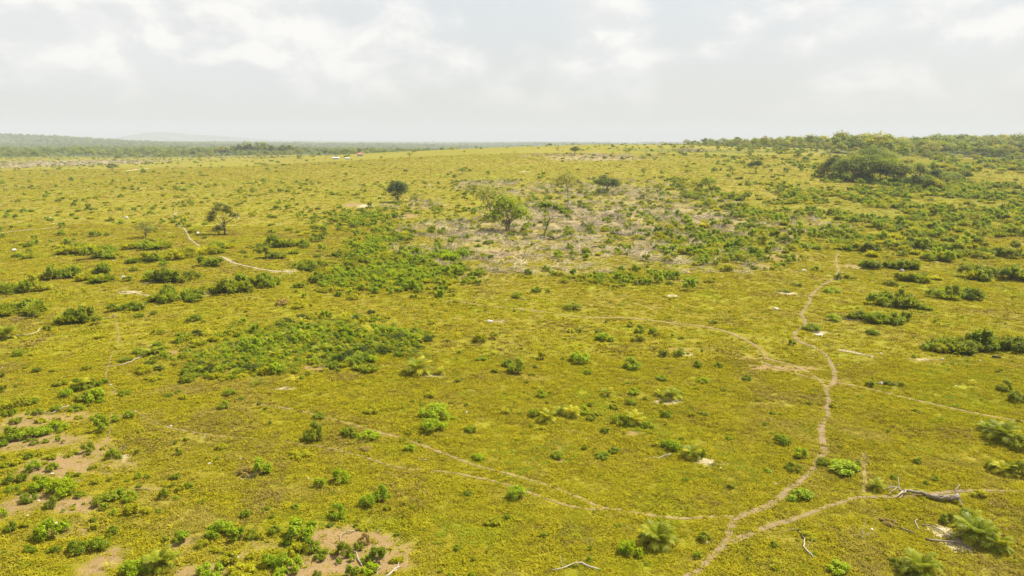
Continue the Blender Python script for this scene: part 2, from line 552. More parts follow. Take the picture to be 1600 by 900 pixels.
BRUSH = [(960, 350, 200, 34, .95), (800, 370, 150, 30, .9), (1100, 345, 110, 30, .8), (700, 395, 110, 20, .65), (1000, 400, 180, 22, .75), (760, 430, 100, 14, .6),
         (900, 425, 90, 12, .7), (1180, 380, 80, 16, .55), (760, 290, 60, 10, .5), (950, 300, 120, 20, .6), (1240, 350, 60, 20, .4), (640, 320, 50, 10, .5),
         (930, 247, 90, 5, .95), (60, 257, 140, 5, .72), (1080, 236, 40, 2, .8), (300, 243, 160, 3, .5), (1250, 262, 40, 5, .4), (700, 440, 60, 8, .6),
         (1480, 260, 60, 5, .5), (820, 300, 60, 10, .45), (1100, 370, 80, 14, .7), (1190, 345, 110, 24, .6), (1000, 320, 160, 16, .6)]
HERB = [(460, 535, 150, 24, 1.0), (400, 560, 100, 18, .9), (540, 520, 90, 16, .8), (590, 420, 90, 26, .7), (640, 440, 90, 16, .6), (590, 375, 60, 20, .5),
        (370, 548, 60, 16, .5), (1400, 330, 200, 30, .55), (1560, 310, 120, 30, .7), (1300, 300, 100, 14, .6), (1500, 290, 110, 14, .8), (1130, 385, 110, 20, .5),
        (1160, 320, 100, 16, .5), (700, 330, 80, 14, .35), (560, 330, 60, 12, .3), (1380, 232, 300, 9, .8), (1100, 236, 170, 4, .7), (940, 438, 110, 10, .4),
        (1500, 400, 110, 20, .4), (480, 600, 120, 8, .3), (330, 580, 60, 12, .35), (1050, 530, 60, 10, .3)]
DIRT, PALE, BRUSH, HERB = ([(*ell(*e[:4]), e[4]) for e in L] for L in (DIRT, PALE, BRUSH, HERB))


def blobs_at(L, X, Y):
    out = np.zeros_like(X, dtype=float)
    for (cx, cy, rx, ry, s) in L:
        d = ((X - cx) / (rx * 1.15)) ** 2 + ((Y - cy) / (ry * 1.15)) ** 2
        out = np.maximum(out, s * np.exp(-d ** 1.3 * 0.9))
    return out


def wood_at(X, Y):
    """where woodland stands"""
    w = smooth(1150, 1350, Y + 120 * np.sin(X * 0.006) + 60 * np.sin(X * 0.021 + 1))
    right = smooth(560, 700, Y + 30 * np.sin(X * 0.03)) * smooth(0.40, 0.50, X / np.maximum(Y, 1) + 0.02 * np.sin(Y * 0.02))
    return np.clip(np.maximum(w, right), 0, 1)


# ------------------------------------------------------------------ the ground sheet
ts = np.linspace(-0.95, 0.95, 600)
rows = [4.0]
while rows[-1] < 14500:
    y = rows[-1]
    rows.append(y + (0.8 if y < 35 else max(0.30, 0.0052 * y if y < 300 else (0.0085 * y if y < 1500 else 0.02 * y))))
rows = np.array(rows)
GX = (rows[:, None] + 60) * ts[None, :]
GY = np.repeat(rows[:, None], len(ts), 1)
GZ = H(GX, GY)
nr, nc = GX.shape
V = np.stack([GX, GY, GZ], -1).reshape(-1, 3)
ii = (np.arange(nr - 1)[:, None] * nc + np.arange(nc - 1)[None, :]).ravel()
Q = np.stack([ii, ii + 1, ii + nc + 1, ii + nc], 1)
gm = big_mesh('ground', V, Q, M['ground'])
flatX, flatY = GX.ravel(), GY.ravel()
for nm, arr in (('dirt', blobs_at(DIRT, flatX, flatY)), ('pale', blobs_at(PALE, flatX, flatY)), ('brush', blobs_at(BRUSH, flatX, flatY)),
                ('herb', blobs_at(HERB, flatX, flatY)), ('wood', wood_at(flatX, flatY))):
    a = gm.attributes.new(nm, 'FLOAT', 'POINT')
    a.data.foreach_set('value', np.asarray(arr, np.float32))
tag(link('ground', gm), kind='structure')
print('ground quads', len(Q))


# ------------------------------------------------------------------ paths
PATHW = []      # world polylines for keeping grass off


def catmull(P, step):
    P = [np.array(p, float) for p in P]
    P = [2 * P[0] - P[1]] + P + [2 * P[-1] - P[-2]]
    out = []
    for i in range(1, len(P) - 2):
        n = max(2, int(np.linalg.norm(P[i + 1][:2] - P[i][:2]) / step))
        for k in range(n):
            t = k / n
            out.append(0.5 * ((2 * P[i]) + (-P[i - 1] + P[i + 1]) * t + (2 * P[i - 1] - 5 * P[i] + 4 * P[i + 1] - P[i + 2]) * t * t + (-P[i - 1] + 3 * P[i] - 3 * P[i + 1] + P[i + 2]) * t ** 3))
    out.append(P[-2])
    return out


def path(name, pix, width, mat, keep=True, label=None, lift=0.0):
    W_ = [at(*p) for p in pix]
    c = catmull(W_, 0.35)
    c = [p for k, p in enumerate(c)]
    rgp = np.random.default_rng(len(pix) * 31 + int(pix[0][0]))
    Vv, Ff, E = [], [], []
    n = len(c)
    ph = rgp.random() * 6
    for i, p in enumerate(c):
        t = c[min(i + 1, n - 1)][:2] - c[max(i - 1, 0)][:2]
        t /= np.linalg.norm(t) + 1e-9
        nrm = np.array([-t[1], t[0]])
        w = (width if not isinstance(width, tuple) else width[0] + (width[1] - width[0]) * i / n) * (1 + 0.16 * math.sin(i * 0.13 + ph) + 0.10 * math.sin(i * 0.41))
        off = nrm * 0.05 * math.sin(i * 0.2 + ph)
        for k, u in enumerate((-1.5, -0.75, 0, 0.75, 1.5)):
            q = p[:2] + off + nrm * u * w * 0.5
            Vv.append((q[0], q[1], float(H(q[0], q[1])) + 0.012 + 0.0006 * p[1] * 0.5 + lift))
            E.append((0.0, 0.75, 1.0, 0.75, 0.0)[k])
        if i:
            for k in range(4):
                a = (i - 1) * 5 + k
                Ff.append((a, a + 5, a + 6, a + 1))
    me = new_mesh(name, Vv, Ff, M[mat], True)
    at_ = me.attributes.new('edge', 'FLOAT', 'POINT')
    at_.data.foreach_set('value', np.array(E, np.float32))
    o = tag(link(name, me), label=label, kind='structure')
    if keep:
        PATHW.append((np.array([q[:2] for q in c[::3]]), (width if not isinstance(width, tuple) else max(width)) * 0.5 + 0.22))
    return o


P1 = [(1068, 912), (1077, 900), (1095, 888), (1112, 869), (1127, 855), (1136, 842), (1142, 826), (1150, 812), (1160, 806), (1176, 800), (1200, 790), (1215, 780), (1230, 767), (1246, 755), (1262, 742), (1272, 730), (1279, 718),
      (1287, 706), (1286, 690), (1284, 672), (1285, 660), (1293, 652), (1294, 646), (1291, 640), (1295, 625), (1292, 610), (1302, 597), (1304, 583), (1297, 565), (1285, 551), (1268, 541), (1250, 534), (1242, 525), (1243, 518), (1256, 511), (1257, 499), (1252, 491), (1259, 480), (1266, 472), (1267, 463), (1282, 449), (1300, 438)]
path('footpath', P1, (0.52, 0.46), 'path', label='winding footpath of trodden earth climbing the pasture')
path('footpath', [(1128, 855), (1150, 845), (1166, 838), (1200, 823), (1237, 812), (1265, 802), (1300, 790), (1335, 779), (1360, 777), (1400, 776), (1450, 772), (1500, 768), (1550, 767), (1625, 769)], (0.48, 0.26), 'path', label='footpath branching off past the grey fallen trunk', lift=0.004)
path('trail', [(1160, 807), (1130, 808), (1100, 808), (1070, 810), (1035, 807), (1000, 802), (960, 796), (935, 792), (900, 776), (870, 764), (840, 753), (800, 742), (740, 727), (690, 707), (655, 694), (620, 684), (560, 666), (500, 650), (440, 637), (400, 631)], 0.42, 'trail', label='worn wheel rut crossing the middle of the pasture', lift=0.003)
path('trail', [(945, 795), (930, 797), (890, 791), (860, 781), (825, 769), (790, 757), (740, 746), (700, 738), (660, 734), (615, 729), (560, 712), (500, 698), (440, 690)], 0.36, 'trail', lift=0.006)
path('trail', [(1190, 566), (1230, 580), (1265, 590), (1300, 597), (1340, 604), (1400, 618), (1450, 630), (1500, 641), (1555, 652), (1630, 662)], 0.55, 'trail', lift=0.005)
path('trail', [(1200, 561), (1240, 572), (1275, 590), (1290, 606)], 0.5, 'trail', lift=0.008)
path('trail', [(700, 470), (780, 480), (840, 486), (900, 495), (980, 497), (1060, 506), (1130, 517), (1180, 540), (1200, 562)], 0.7, 'trail', lift=0.003)
path('trail', [(178, 490), (182, 510), (186, 525), (176, 552), (168, 575), (166, 590), (175, 604), (180, 618), (175, 650), (170, 680), (163, 696), (160, 712)], 0.24, 'trail', lift=0.003)
path('trail', [(205, 638), (225, 650), (245, 662), (270, 670), (305, 676), (350, 682), (400, 686)], 0.26, 'trail', lift=0.003)
path('sandy_trail', [(345, 401), (358, 407), (372, 413), (395, 418), (428, 424), (462, 425)], 0.65, 'sand', label='pale sandy trail fanning out beside the bushes', lift=0.003)
path('sandy_trail', [(362, 408), (366, 416), (360, 430), (352, 442)], 0.22, 'trail', lift=0.006)
path('sandy_trail', [(278, 331), (272, 337), (271, 344), (277, 352), (286, 356), (291, 362), (296, 372), (304, 379), (312, 385)], 0.42, 'sand', label='thin pale trail winding down towards the bare tree', lift=0.003)
path('sandy_trail', [(190, 456), (210, 458), (232, 462), (262, 464), (300, 459), (322, 458)], 0.5, 'sand', lift=0.003)
path('sandy_trail', [(0, 364), (30, 361), (60, 358), (90, 356)], 0.9, 'sand', lift=0.003)
path('trail', [(1298, 440), (1310, 425), (1306, 408), (1309, 396)], 0.6, 'trail', lift=0.003)
path('trail', [(1310, 547), (1335, 551), (1365, 558)], 0.6, 'sand', lift=0.003)
path('trail', [(1349, 770), (1352, 745), (1350, 725), (1349, 708)], 0.4, 'trail', lift=0.003)


# ------------------------------------------------------------------ plants: source meshes
def shrub_mesh(seed, n_blob, spread, tall, leaf, per=90, sprout=0.5):
    per, leaf = int(per * 1.6), leaf * 1.15
    """leafy bush of unit width: several leaf clumps on short stems; returns (foliage arrays, stem arrays)"""
    rg = np.random.default_rng(seed)
    blobs, SV, SF = [], [], []
    for k in range(n_blob):
        an = k * 2.4 + rg.random() * 1.2
        rr = spread * (0.05 + 0.40 * math.sqrt(rg.random()))
        r = 0.13 + 0.10 * rg.random()
        z = (0.16 + (tall - 0.2) * (1 - (rr / 0.5) ** 1.6) * (0.45 + 0.55 * rg.random()))
        x, y = rr * math.cos(an), rr * math.sin(an)
        blobs.append((x, y, z, r))
        tube(wiggle((x * 0.15, y * 0.15, -0.04), (x, y, z + r * 0.3), 3, 0.05, rg), [0.016, 0.012, 0.009, 0.004], 4, V=SV, F=SF, rg=rg)
    Vq, Qq = blob_leaves(blobs, per, leaf, rg)
    # upright sprouts breaking the outline
    ns = int(70 * sprout)
    if ns:
        cen, nn = [], []
        for k in range(ns):
            b = blobs[rg.integers(len(blobs))]
            an = rg.random() * 6.28
            top = np.array([b[0] + math.cos(an) * b[3] * 0.7, b[1] + math.sin(an) * b[3] * 0.7, b[2] + b[3] * (0.9 + 0.7 * rg.random())])
            for j in range(4):
                cen.append(top + rg.normal(size=3) * 0.02 - np.array([0, 0, 0.04 * j]))
                nn.append(rg.normal(size=3) + [0, 0, 0.8])
        cen, nn = np.array(cen), np.array(nn)
        nn /= np.linalg.norm(nn, axis=1, keepdims=True)
        v2, q2 = leaf_quads(cen, nn, leaf * (0.7 + 0.5 * rg.random(len(cen))), rg)
        Qq = np.concatenate([Qq, q2 + len(Vq)])
        Vq = np.concatenate([Vq, v2])
    return Vq, Qq, SV, SF


SHRUB = []
for sd, nb, sp, ta, lf, pe in ((11, 9, 1.0, 0.75, 0.085, 80), (12, 11, 1.05, 0.62, 0.07, 80), (13, 7, 0.9, 0.9, 0.10, 80), (14, 13, 1.1, 0.60, 0.065, 75),
                               (15, 8, 1.0, 0.70, 0.095, 75), (16, 6, 0.8, 1.05, 0.10, 80), (17, 12, 1.15, 0.50, 0.075, 75), (18, 9, 1.0, 0.8, 0.08, 90)):
    v, q, sv_, sf_ = shrub_mesh(sd, nb, sp, ta, lf, pe)
    SHRUB.append((big_mesh('foliage', v, q, M['M'], False), new_mesh('stem', sv_, sf_, M['bark'])))
SHRUB_FLAT = [1, 3, 6, 4]
SHRUB_TALL = [2, 5, 7]


def frond_arrays(seed, n_pair=18, arch=0.55, width=0.30, lift=0.9, twist=0.0):
    """feather palm frond of unit length along +X, rising then arching over"""
    rg = np.random.default_rng(seed)
    pts = []
    a0, s = lift, 1.0 / 14
    p = np.array([0.0, 0, 0])
    pts.append(p.copy())
    for i in range(14):
        an = a0 - arch * 3.0 * (i / 14) ** 1.4
        p = p + s * np.array([math.cos(an), 0.02 * math.sin(i + seed), math.sin(an)])
        pts.append(p.copy())
    pts = np.array(pts)
    Vv, Qq = [], []

    def strip(a, b, c, d):
        k = len(Vv)
        Vv.extend([a, b, c, d])
        Qq.append((k, k + 1, k + 2, k + 3))
    for i in range(14):
        w = 0.011 * (1 - i / 16)
        strip(pts[i] + [0, -w, 0], pts[i + 1] + [0, -w, 0], pts[i + 1] + [0, w, 0], pts[i] + [0, w, 0])
    for k in range(n_pair):
        t = 0.16 + 0.82 * k / (n_pair - 1)
        i = min(int(t * 14), 13)
        f = t * 14 - i
        o = pts[i] * (1 - f) + pts[i + 1] * f
        tg = pts[i + 1] - pts[i]
        tg /= np.linalg.norm(tg)
        L = width * math.sin(math.pi * (0.18 + 0.75 * (k / (n_pair - 1)))) ** 0.7 * (0.85 + 0.3 * rg.random())
        for sgn in (-1, 1):
            dr = tg * (0.55 + 0.25 * rg.random()) + np.array([0, sgn * 0.9, 0]) + np.array([0, 0, 0.10 - 0.15 * rg.random()])
            dr /= np.linalg.norm(dr)
            m_ = o + dr * L * 0.55 + [0, 0, -0.02]
            e = o + dr * L + np.array([0, 0, -0.16 * L - 0.04])
            wv = tg * 0.020
            strip(o - wv * 0.6, o + wv * 0.6, m_ + wv, m_ - wv)
            strip(m_ - wv, m_ + wv, e + wv * 0.2, e - wv * 0.2)
    return np.array(Vv), np.array(Qq)


FROND = [big_mesh('frond', *frond_arrays(31 + k, 18, ar, wd, li), M['P'], False) for k, (ar, wd, li) in enumerate(((0.42, 0.30, 1.15), (0.60, 0.32, 0.95), (0.75, 0.28, 0.75), (0.5, 0.34, 1.3)))]


def palm_arrays(seed, n=13, pairs=8):
    """whole small palm tuft in one foliage mesh, unit frond length"""
    rg = np.random.default_rng(seed)
    VV, QQ = [], []
    nv = 0
    for k in range(n):
        ring = k / n
        v, q = frond_arrays(seed * 7 + k % 5, pairs, 0.35 + 0.35 * ring, 0.30, 1.35 - 0.75 * ring)
        v = v * (0.75 + 0.35 * rg.random())
        a = k * 2.4 + rg.random() * 0.5
        c, s = math.cos(a), math.sin(a)
        v = v @ np.array([[c, s, 0], [-s, c, 0], [0, 0, 1]])
        VV.append(v)
        QQ.append(q + nv)
        nv += len(v)
    return np.concatenate(VV), np.concatenate(QQ)


PALMLET = [big_mesh('foliage', *palm_arrays(51 + k, n), M['P'], False) for k, n in enumerate((12, 9, 14, 10))]


def clump_arrays(seed):
    """low many-stemmed bush with fans of long leaves, unit width: the tight dark green clumps"""
    rg = np.random.default_rng(seed)
    Vs, Qs, nv = [], [], 0
    for k in range(15):
        a = rg.random() * 6.28
        r = 0.42 * math.sqrt(rg.random())
        b = np.array([r * math.cos(a), r * math.sin(a), 0.0])
        hgt = (0.30 + 0.25 * rg.random()) * (1.15 - r)
        nl = 26
        an = rg.random(nl) * 6.28
        el = 0.15 + 0.95 * rg.random(nl)
        L = hgt * (0.7 + 0.6 * rg.random(nl))
        d = np.stack([np.cos(an) * np.cos(el), np.sin(an) * np.cos(el), np.sin(el)], 1)
        sd = np.stack([-np.sin(an), np.cos(an), np.zeros(nl)], 1)
        w = 0.036 + 0.02 * rg.random((nl, 1))
        st_ = b + np.array([0, 0, 0.10]) + 0.05 * rg.normal(size=(nl, 3))
        mid = st_ + d * L[:, None] * 0.55
        tip = st_ + d * L[:, None] + np.array([0, 0, -0.05])
        V_ = np.stack([st_, mid - sd * w, tip, mid + sd * w], 1).reshape(-1, 3)
        V_[:, 2] = np.maximum(V_[:, 2], 0.01)
        Vs.append(V_)
        Qs.append(np.arange(4 * nl).reshape(nl, 4) + nv)
        nv += len(V_)
    return np.concatenate(Vs), np.concatenate(Qs)


CLUMP = [big_mesh('foliage', *clump_arrays(70 + k), M['D'], False) for k in range(5)]


def set_mat(o, m):
    o.material_slots[0].link = 'OBJECT'
    o.material_slots[0].material = m


# ------------------------------------------------------------------ landmarks for telling alike bushes apart
LM = [  # x, y (pixels), phrase
    (1127, 853, 'the fork of the footpaths'), (1445, 779, 'the grey fallen trunk'), (1490, 845, 'the pale ashy litter patch'),
    (1030, 850, 'the big yellow-tipped palm'), (1445, 890, 'the palm at the frame bottom'), (1553, 845, 'the big dark palm'),
    (680, 645, 'the pair of round bushes in mid pasture'), (652, 578, 'the palm on its bare ring'), (907, 560, 'the tall bright bush in the open'),
    (1005, 572, 'the lone round bush with a shadow'), (875, 640, 'the row of arching palms'), (1050, 620, 'the palms on the straw patch'),
    (1098, 712, 'the palm beside scattered straw'), (808, 770, 'the lone round bush by the wheel ruts'), (935, 792, 'the meeting of the two wheel ruts'),
    (1287, 660, 'the long bend of the footpath'), (1278, 720, 'the gap in the footpath'), (1303, 590, 'the crossing of footpath and trail'),
    (1386, 600, 'the white stump in a short bush row'), (1570, 680, 'the palm thicket at the frame edge'), (1580, 560, 'the long dark thicket'),
    (560, 850, 'the reddish bare soil with white branches'), (462, 830, 'the largest bright bush on bare soil'), (405, 730, 'the bright bush on a bare ring'),
    (240, 880, 'the palm on bare sandy soil'), (345, 830, 'the paired bright bushes'), (120, 612, 'the leafy mound below the branch'),
    (80, 645, 'the long pale branch on red soil'), (60, 755, 'the scattered bushes on red soil'), (30, 680, 'the leafy bank above the red soil'),
    (185, 790, 'the ragged bush row by the charred stick'), (158, 665, 'the forked bush on red soil'), (448, 605, 'the pale bare hollow'),
    (490, 680, 'the dark upright bush'), (575, 680, 'the bush row beside the trail'), (525, 750, 'the two yellow bushes'), (590, 775, 'the upright bush pair above bare soil'),
    (460, 545, 'the dark weedy hollow'), (605, 525, 'the weedy end of the hollow'), (200, 567, 'the white branch with a forked bush'),
    (128, 497, 'the round bushes by dead sticks'), (282, 462, 'the oval clump by the sandy trail'), (1320, 730, 'the wide bright bush by the gap'),
    (1255, 778, 'the low bush beside the footpath'), (1395, 470, 'the dark oval clump on open grass'), (1340, 495, 'the bushes with bleached sticks'),
    (1262, 452, 'the upper bend of the footpath'), (345, 350, 'the gnarled half-bare tree'), (230, 378, 'the stump-like bush with pale soil'),
    (900, 480, 'the oval bush above the faint track'), (980, 430, 'the lower edge of the felled clearing'), (765, 500, 'the bleached stones on open grass'),
    (1258, 855, 'the white curved branch'), (910, 886, 'the long white fallen branch'), (770, 560, 'the yellow saplings'), (1010, 535, 'the loose patch of saplings'),
    (1085, 548, 'the stony patch with saplings'), (960, 655, 'the twin bushes below the palm row'), (950, 610, 'the thin spiky tuft'),
]
LM = [(at(x, y), ph, x, y) for x, y, ph in LM]
ORD = ['', 'second', 'third', 'fourth', 'fifth', 'sixth', 'seventh', 'eighth', 'ninth', 'tenth', 'eleventh', 'twelfth', 'thirteenth', 'fourteenth', 'fifteenth', 'sixteenth', 'seventeenth', 'eighteenth']
TONE = {'B': 'bright green', 'M': 'mid green', 'D': 'dark green', 'Y': 'yellow-green', 'W': 'withered brownish', 'P': 'green', 'Q': 'yellowish', 'E': 'blackish green'}
CLAIMED = {}


def make_label(px, py, size, tone, noun):
    """size, colour, kind, then where it stands from the landmark beside it; ordinals count outwards from that landmark"""
    best = min(LM, key=lambda l: math.hypot(px - l[2], (py - l[3]) * 1.5))
    dx, dy = px - best[2], (py - best[3]) * 1.5
    if math.hypot(dx, dy) < 12:
        rel = 'right at'
    elif abs(dx) > abs(dy) * 1.2:
        rel = 'just right of' if dx > 0 else 'just left of'
        if abs(dx) > 45:
            rel = rel.replace('just', 'well')
    else:
        rel = 'just below' if dy > 0 else 'just above'
        if abs(dy) > 45:
            rel = rel.replace('just', 'well')
    szw = 'tiny' if size < 11 else 'small' if size < 17 else 'medium' if size < 25 else 'large'
    return [szw, TONE[tone], noun, rel, best[1], math.hypot(dx, dy)]


PENDING = []        # (object, label pieces) resolved once all singles stand


def resolve_labels():
    by = {}
    for o, L in PENDING:
        by.setdefault(tuple(L[:5]), []).append((L[5], o))
    for key, lst in by.items():
        lst.sort(key=lambda t: t[0])
        for i, (d, o) in enumerate(lst):
            s = ' '.join(key)
            if len(lst) > 1:
                s = s + (', first out' if i == 0 else ', %s out' % ORD[min(i, 17)])
            o['label'] = s


TAKEN = []          # (x, y, r) where something stands


def tilt_ground(p):
    return (float(p[0]), float(p[1]), float(p[2]) - 0.03)


# ------------------------------------------------------------------ single bushes, read off the photograph: x, y of the base, width, height, tone
SINGLES = """
16 831 16 18 M|37 826 16 14 Y|75 842 40 34 B|41 785 22 18 M|79 795 18 20 D|3 808 14 16 B|60 767 30 28 B|90 776 38 34 B|122 778 16 14 M|104 776 14 14 M
158 792 36 18 D|183 780 24 18 M|203 784 18 18 B|204 803 24 22 Y|227 803 16 12 Y|147 829 14 14 Y|174 836 18 18 M|117 866 28 26 M|148 861 30 24 M|85 865 14 14 M
203 902 38 28 B|284 850 26 26 B|340 841 36 32 B|369 846 26 26 B|392 842 16 16 M|314 856 20 14 Y|358 884 30 28 Y|325 905 36 30 B|374 905 36 28 Y|336 864 14 10 Y
391 874 14 12 Y|254 780 14 22 M|268 762 10 8 D|280 768 14 14 Y|296 763 16 12 M|271 750 14 12 M|383 808 18 14 M|405 742 30 28 B|380 742 22 12 W|228 748 10 10 M
149 757 16 12 Y|126 748 8 6 Y|108 745 14 10 Y|4 614 12 16 D|30 635 32 20 Y|52 632 16 12 M|5 640 18 14 Y|12 650 18 14 M|101 622 20 18 B|121 611 20 22 M
128 628 26 18 D|146 627 26 24 B|156 629 12 10 B|141 606 22 16 M|160 600 14 10 M|93 603 20 12 Y|86 643 16 12 M|56 649 16 12 M|117 642 20 12 B|121 655 12 8 Y
62 661 16 10 Y|82 676 30 20 B|22 662 18 12 M|47 686 30 22 B|16 688 32 24 M|3 698 14 12 B|53 695 12 10 M|157 675 24 28 M|149 656 18 10 M|179 661 12 12 M
199 654 18 14 M|136 709 22 20 D|173 717 18 18 M|185 717 9 8 M|106 714 12 8 Y|80 718 14 10 Y|62 712 10 8 Y|43 717 14 12 M|23 727 16 12 Y|8 730 14 10 M
49 738 22 20 B|79 736 18 16 M|12 757 16 18 M|33 752 18 16 M|3 718 12 10 Y|17 768 20 12 M|149 731 10 8 Y|219 676 10 8 Y|278 712 10 18 D|290 690 10 8 Y
345 702 16 12 Y|356 619 18 14 M|349 639 14 14 M|375 625 10 6 M|291 597 26 14 D|278 614 10 6 D|262 621 14 8 D|286 625 14 10 Y|240 596 20 10 Y|250 590 10 10 M
228 595 10 8 Y|57 582 14 10 D|39 577 8 5 D|85 581 14 8 Y|3 590 10 10 D|192 618 18 10 M|213 710 8 10 M|528 582 8 8 M|481 587 8 8 M|578 566 18 14 B
715 598 10 8 D|673 622 16 12 Y|681 654 42 26 B|674 676 36 24 B|791 647 14 10 Y|735 675 20 12 M|752 564 16 8 B|793 573 18 14 M|773 583 12 10 Y|580 647 22 14 Y
500 617 8 6 Y|490 690 28 32 D|497 655 18 12 M|545 683 24 16 M|575 686 28 16 B|639 679 12 10 Y|641 705 18 14 B|630 690 10 8 Y|571 705 18 8 W|467 716 26 14 Y
499 763 20 20 B|530 755 26 26 B|746 719 18 12 B|595 784 22 28 B|575 793 26 24 B|605 797 14 10 Y|527 810 24 24 B|461 796 12 10 M|415 799 12 8 M|537 815 10 8 B
516 823 12 7 M|489 830 20 24 B|462 845 44 34 B|428 834 20 16 M|424 811 8 8 M|449 853 18 14 B|460 867 22 20 Y|485 862 24 24 M|502 875 22 20 M|416 887 24 28 B
437 889 26 26 B|460 894 26 26 B|438 902 24 16 B|536 870 24 26 D|558 862 16 16 M|569 852 18 20 W|590 880 28 32 M|573 880 18 14 M|578 897 26 18 B|549 903 22 24 M
495 900 12 10 M|624 880 10 8 Y|522 866 12 8 Y|769 822 24 14 Y|791 811 10 8 M|731 774 12 9 M|714 860 12 12 M|645 796 10 8 Y|632 790 8 8 Y|561 829 12 6 Y
405 843 14 12 Y|808 780 28 24 B|940 744 10 6 Y|851 841 12 12 M|965 824 12 8 M|921 878 10 10 B|985 870 30 28 B|1008 842 16 14 D|1100 845 20 18 D|1142 764 10 8 D
1072 752 10 6 M|1152 860 12 8 Y|1241 737 22 18 D|1322 741 44 22 B|1253 783 36 18 B|1437 722 12 10 Y|1532 778 20 14 Y|1265 842 22 12 Y|1313 898 32 22 B|1390 820 22 10 W
1402 884 20 12 D|1487 820 24 22 D|1512 815 20 24 M|1503 832 12 8 D|1573 612 20 20 D|1592 628 24 22 D|1546 672 20 14 M|1595 705 24 28 D|1552 734 20 16 D|1592 745 28 28 D
1363 605 16 12 D|1391 602 14 9 D|1410 604 10 10 D|1223 694 24 18 M|1253 717 20 20 B|1287 727 20 14 M|1434 724 12 9 M|1434 645 14 8 Y|1495 636 10 5 M|1344 621 10 5 M
1265 632 10 8 Y|1303 637 12 8 Y|808 584 24 26 M|832 587 10 8 Y|836 576 8 8 D|907 567 28 24 B|918 585 12 8 M|988 577 26 20 B|846 621 14 14 B|992 617 18 12 B
986 633 18 12 M|960 640 14 12 Y|1034 595 16 10 M|1101 598 16 10 B|1168 595 14 10 M|1131 611 10 6 D|1123 574 12 10 M|1091 574 14 12 M|835 652 18 16 M|913 648 16 16 B
924 657 14 12 M|935 649 14 8 Y|922 635 10 8 M|974 664 28 24 M|1012 669 18 12 M|1040 653 14 12 M|1082 651 10 8 Y|1101 649 12 8 M|945 677 14 12 M|846 672 12 7 Y
1049 704 26 20 B|1025 698 12 8 Y|1098 716 12 16 M|960 709 16 12 M|942 717 22 12 M|872 717 18 14 M|1139 687 10 8 B|1079 684 8 5 D|147 370 16 12 M|208 424 12 8 M
200 440 16 12 M|50 497 16 14 D|151 508 16 22 D|240 492 10 8 D|217 496 14 8 M|73 518 14 12 D|27 556 20 12 M|49 556 10 8 Y|215 553 18 12 M|302 503 18 14 M
317 505 8 6 M|440 477 20 12 W|467 482 22 12 Y|585 459 18 14 B|495 442 24 20 M|678 478 10 8 Y|649 525 16 16 M|751 535 20 18 Y|770 530 16 16 Y|1050 436 24 20 B
1000 445 16 12 D|1080 443 24 12 M|930 432 10 10 D|825 430 14 12 M|838 457 16 10 M|856 457 8 8 M|897 485 28 14 D|809 466 16 12 M|893 520 12 8 Y|907 520 10 8 M
935 520 10 6 D|945 533 24 14 B|986 511 10 10 Y|1000 521 14 14 M|1020 522 14 12 M|1028 526 12 10 Y|998 534 20 14 Y|1037 557 16 14 D|1062 558 16 16 M|848 563 16 20 Y
1115 506 14 7 D|1302 458 22 12 B|1245 448 16 8 D|1227 457 14 6 M|1302 502 22 14 B|1272 518 26 14 M|1364 523 18 10 M|1237 540 12 12 M|1310 437 12 12 D|1330 436 18 10 Y
"""


def put_shrub(px, py, w, h, tone):
    p = at(px, py)
    m = mpp(p)
    wm = max(w * m, 0.4)
    hm = max(h * m * 1.02, 0.35)
    p = p + np.array([0, wm * 0.22, 0])
    p[2] = float(H(p[0], p[1]))
    ratio = h / w
    pool = SHRUB_FLAT + [0] if ratio < 0.75 else (SHRUB_TALL if ratio > 0.98 else list(range(8)))
    k = pool[int(rng.integers(len(pool)))]
    fol, stem = SHRUB[k]
    root = link('leafy_bush', None, loc=tilt_ground(p), rot=(0, 0, rng.random() * 6.28))
    base_h = (0.93, 0.82, 1.1, 0.8, 0.88, 1.22, 0.7, 0.98)[k]
    zz_ = max(0.55 * wm, min(1.5 * wm, hm / base_h))
    sc = (wm * 1.02, wm * 1.02, zz_)
    f = link('foliage', fol, root, scale=sc)
    set_mat(f, M[tone])
    if w >= 12:
        link('stem', stem, root, scale=sc)
    tag(root, cat='bush', group='leafy bushes scattered over the pasture')
    PENDING.append((root, make_label(px, py, max(w, h), tone, 'bush')))
    TAKEN.append((p[0], p[1], wm * 0.5))
    return root


singles = []
for line in SINGLES.strip().split('\n'):
    for item in line.split('|'):
        a = item.split()
        singles.append((float(a[0]), float(a[1]), float(a[2]), float(a[3]), a[4]))
print('singles', len(singles))
for s in singles:
    put_shrub(*s)

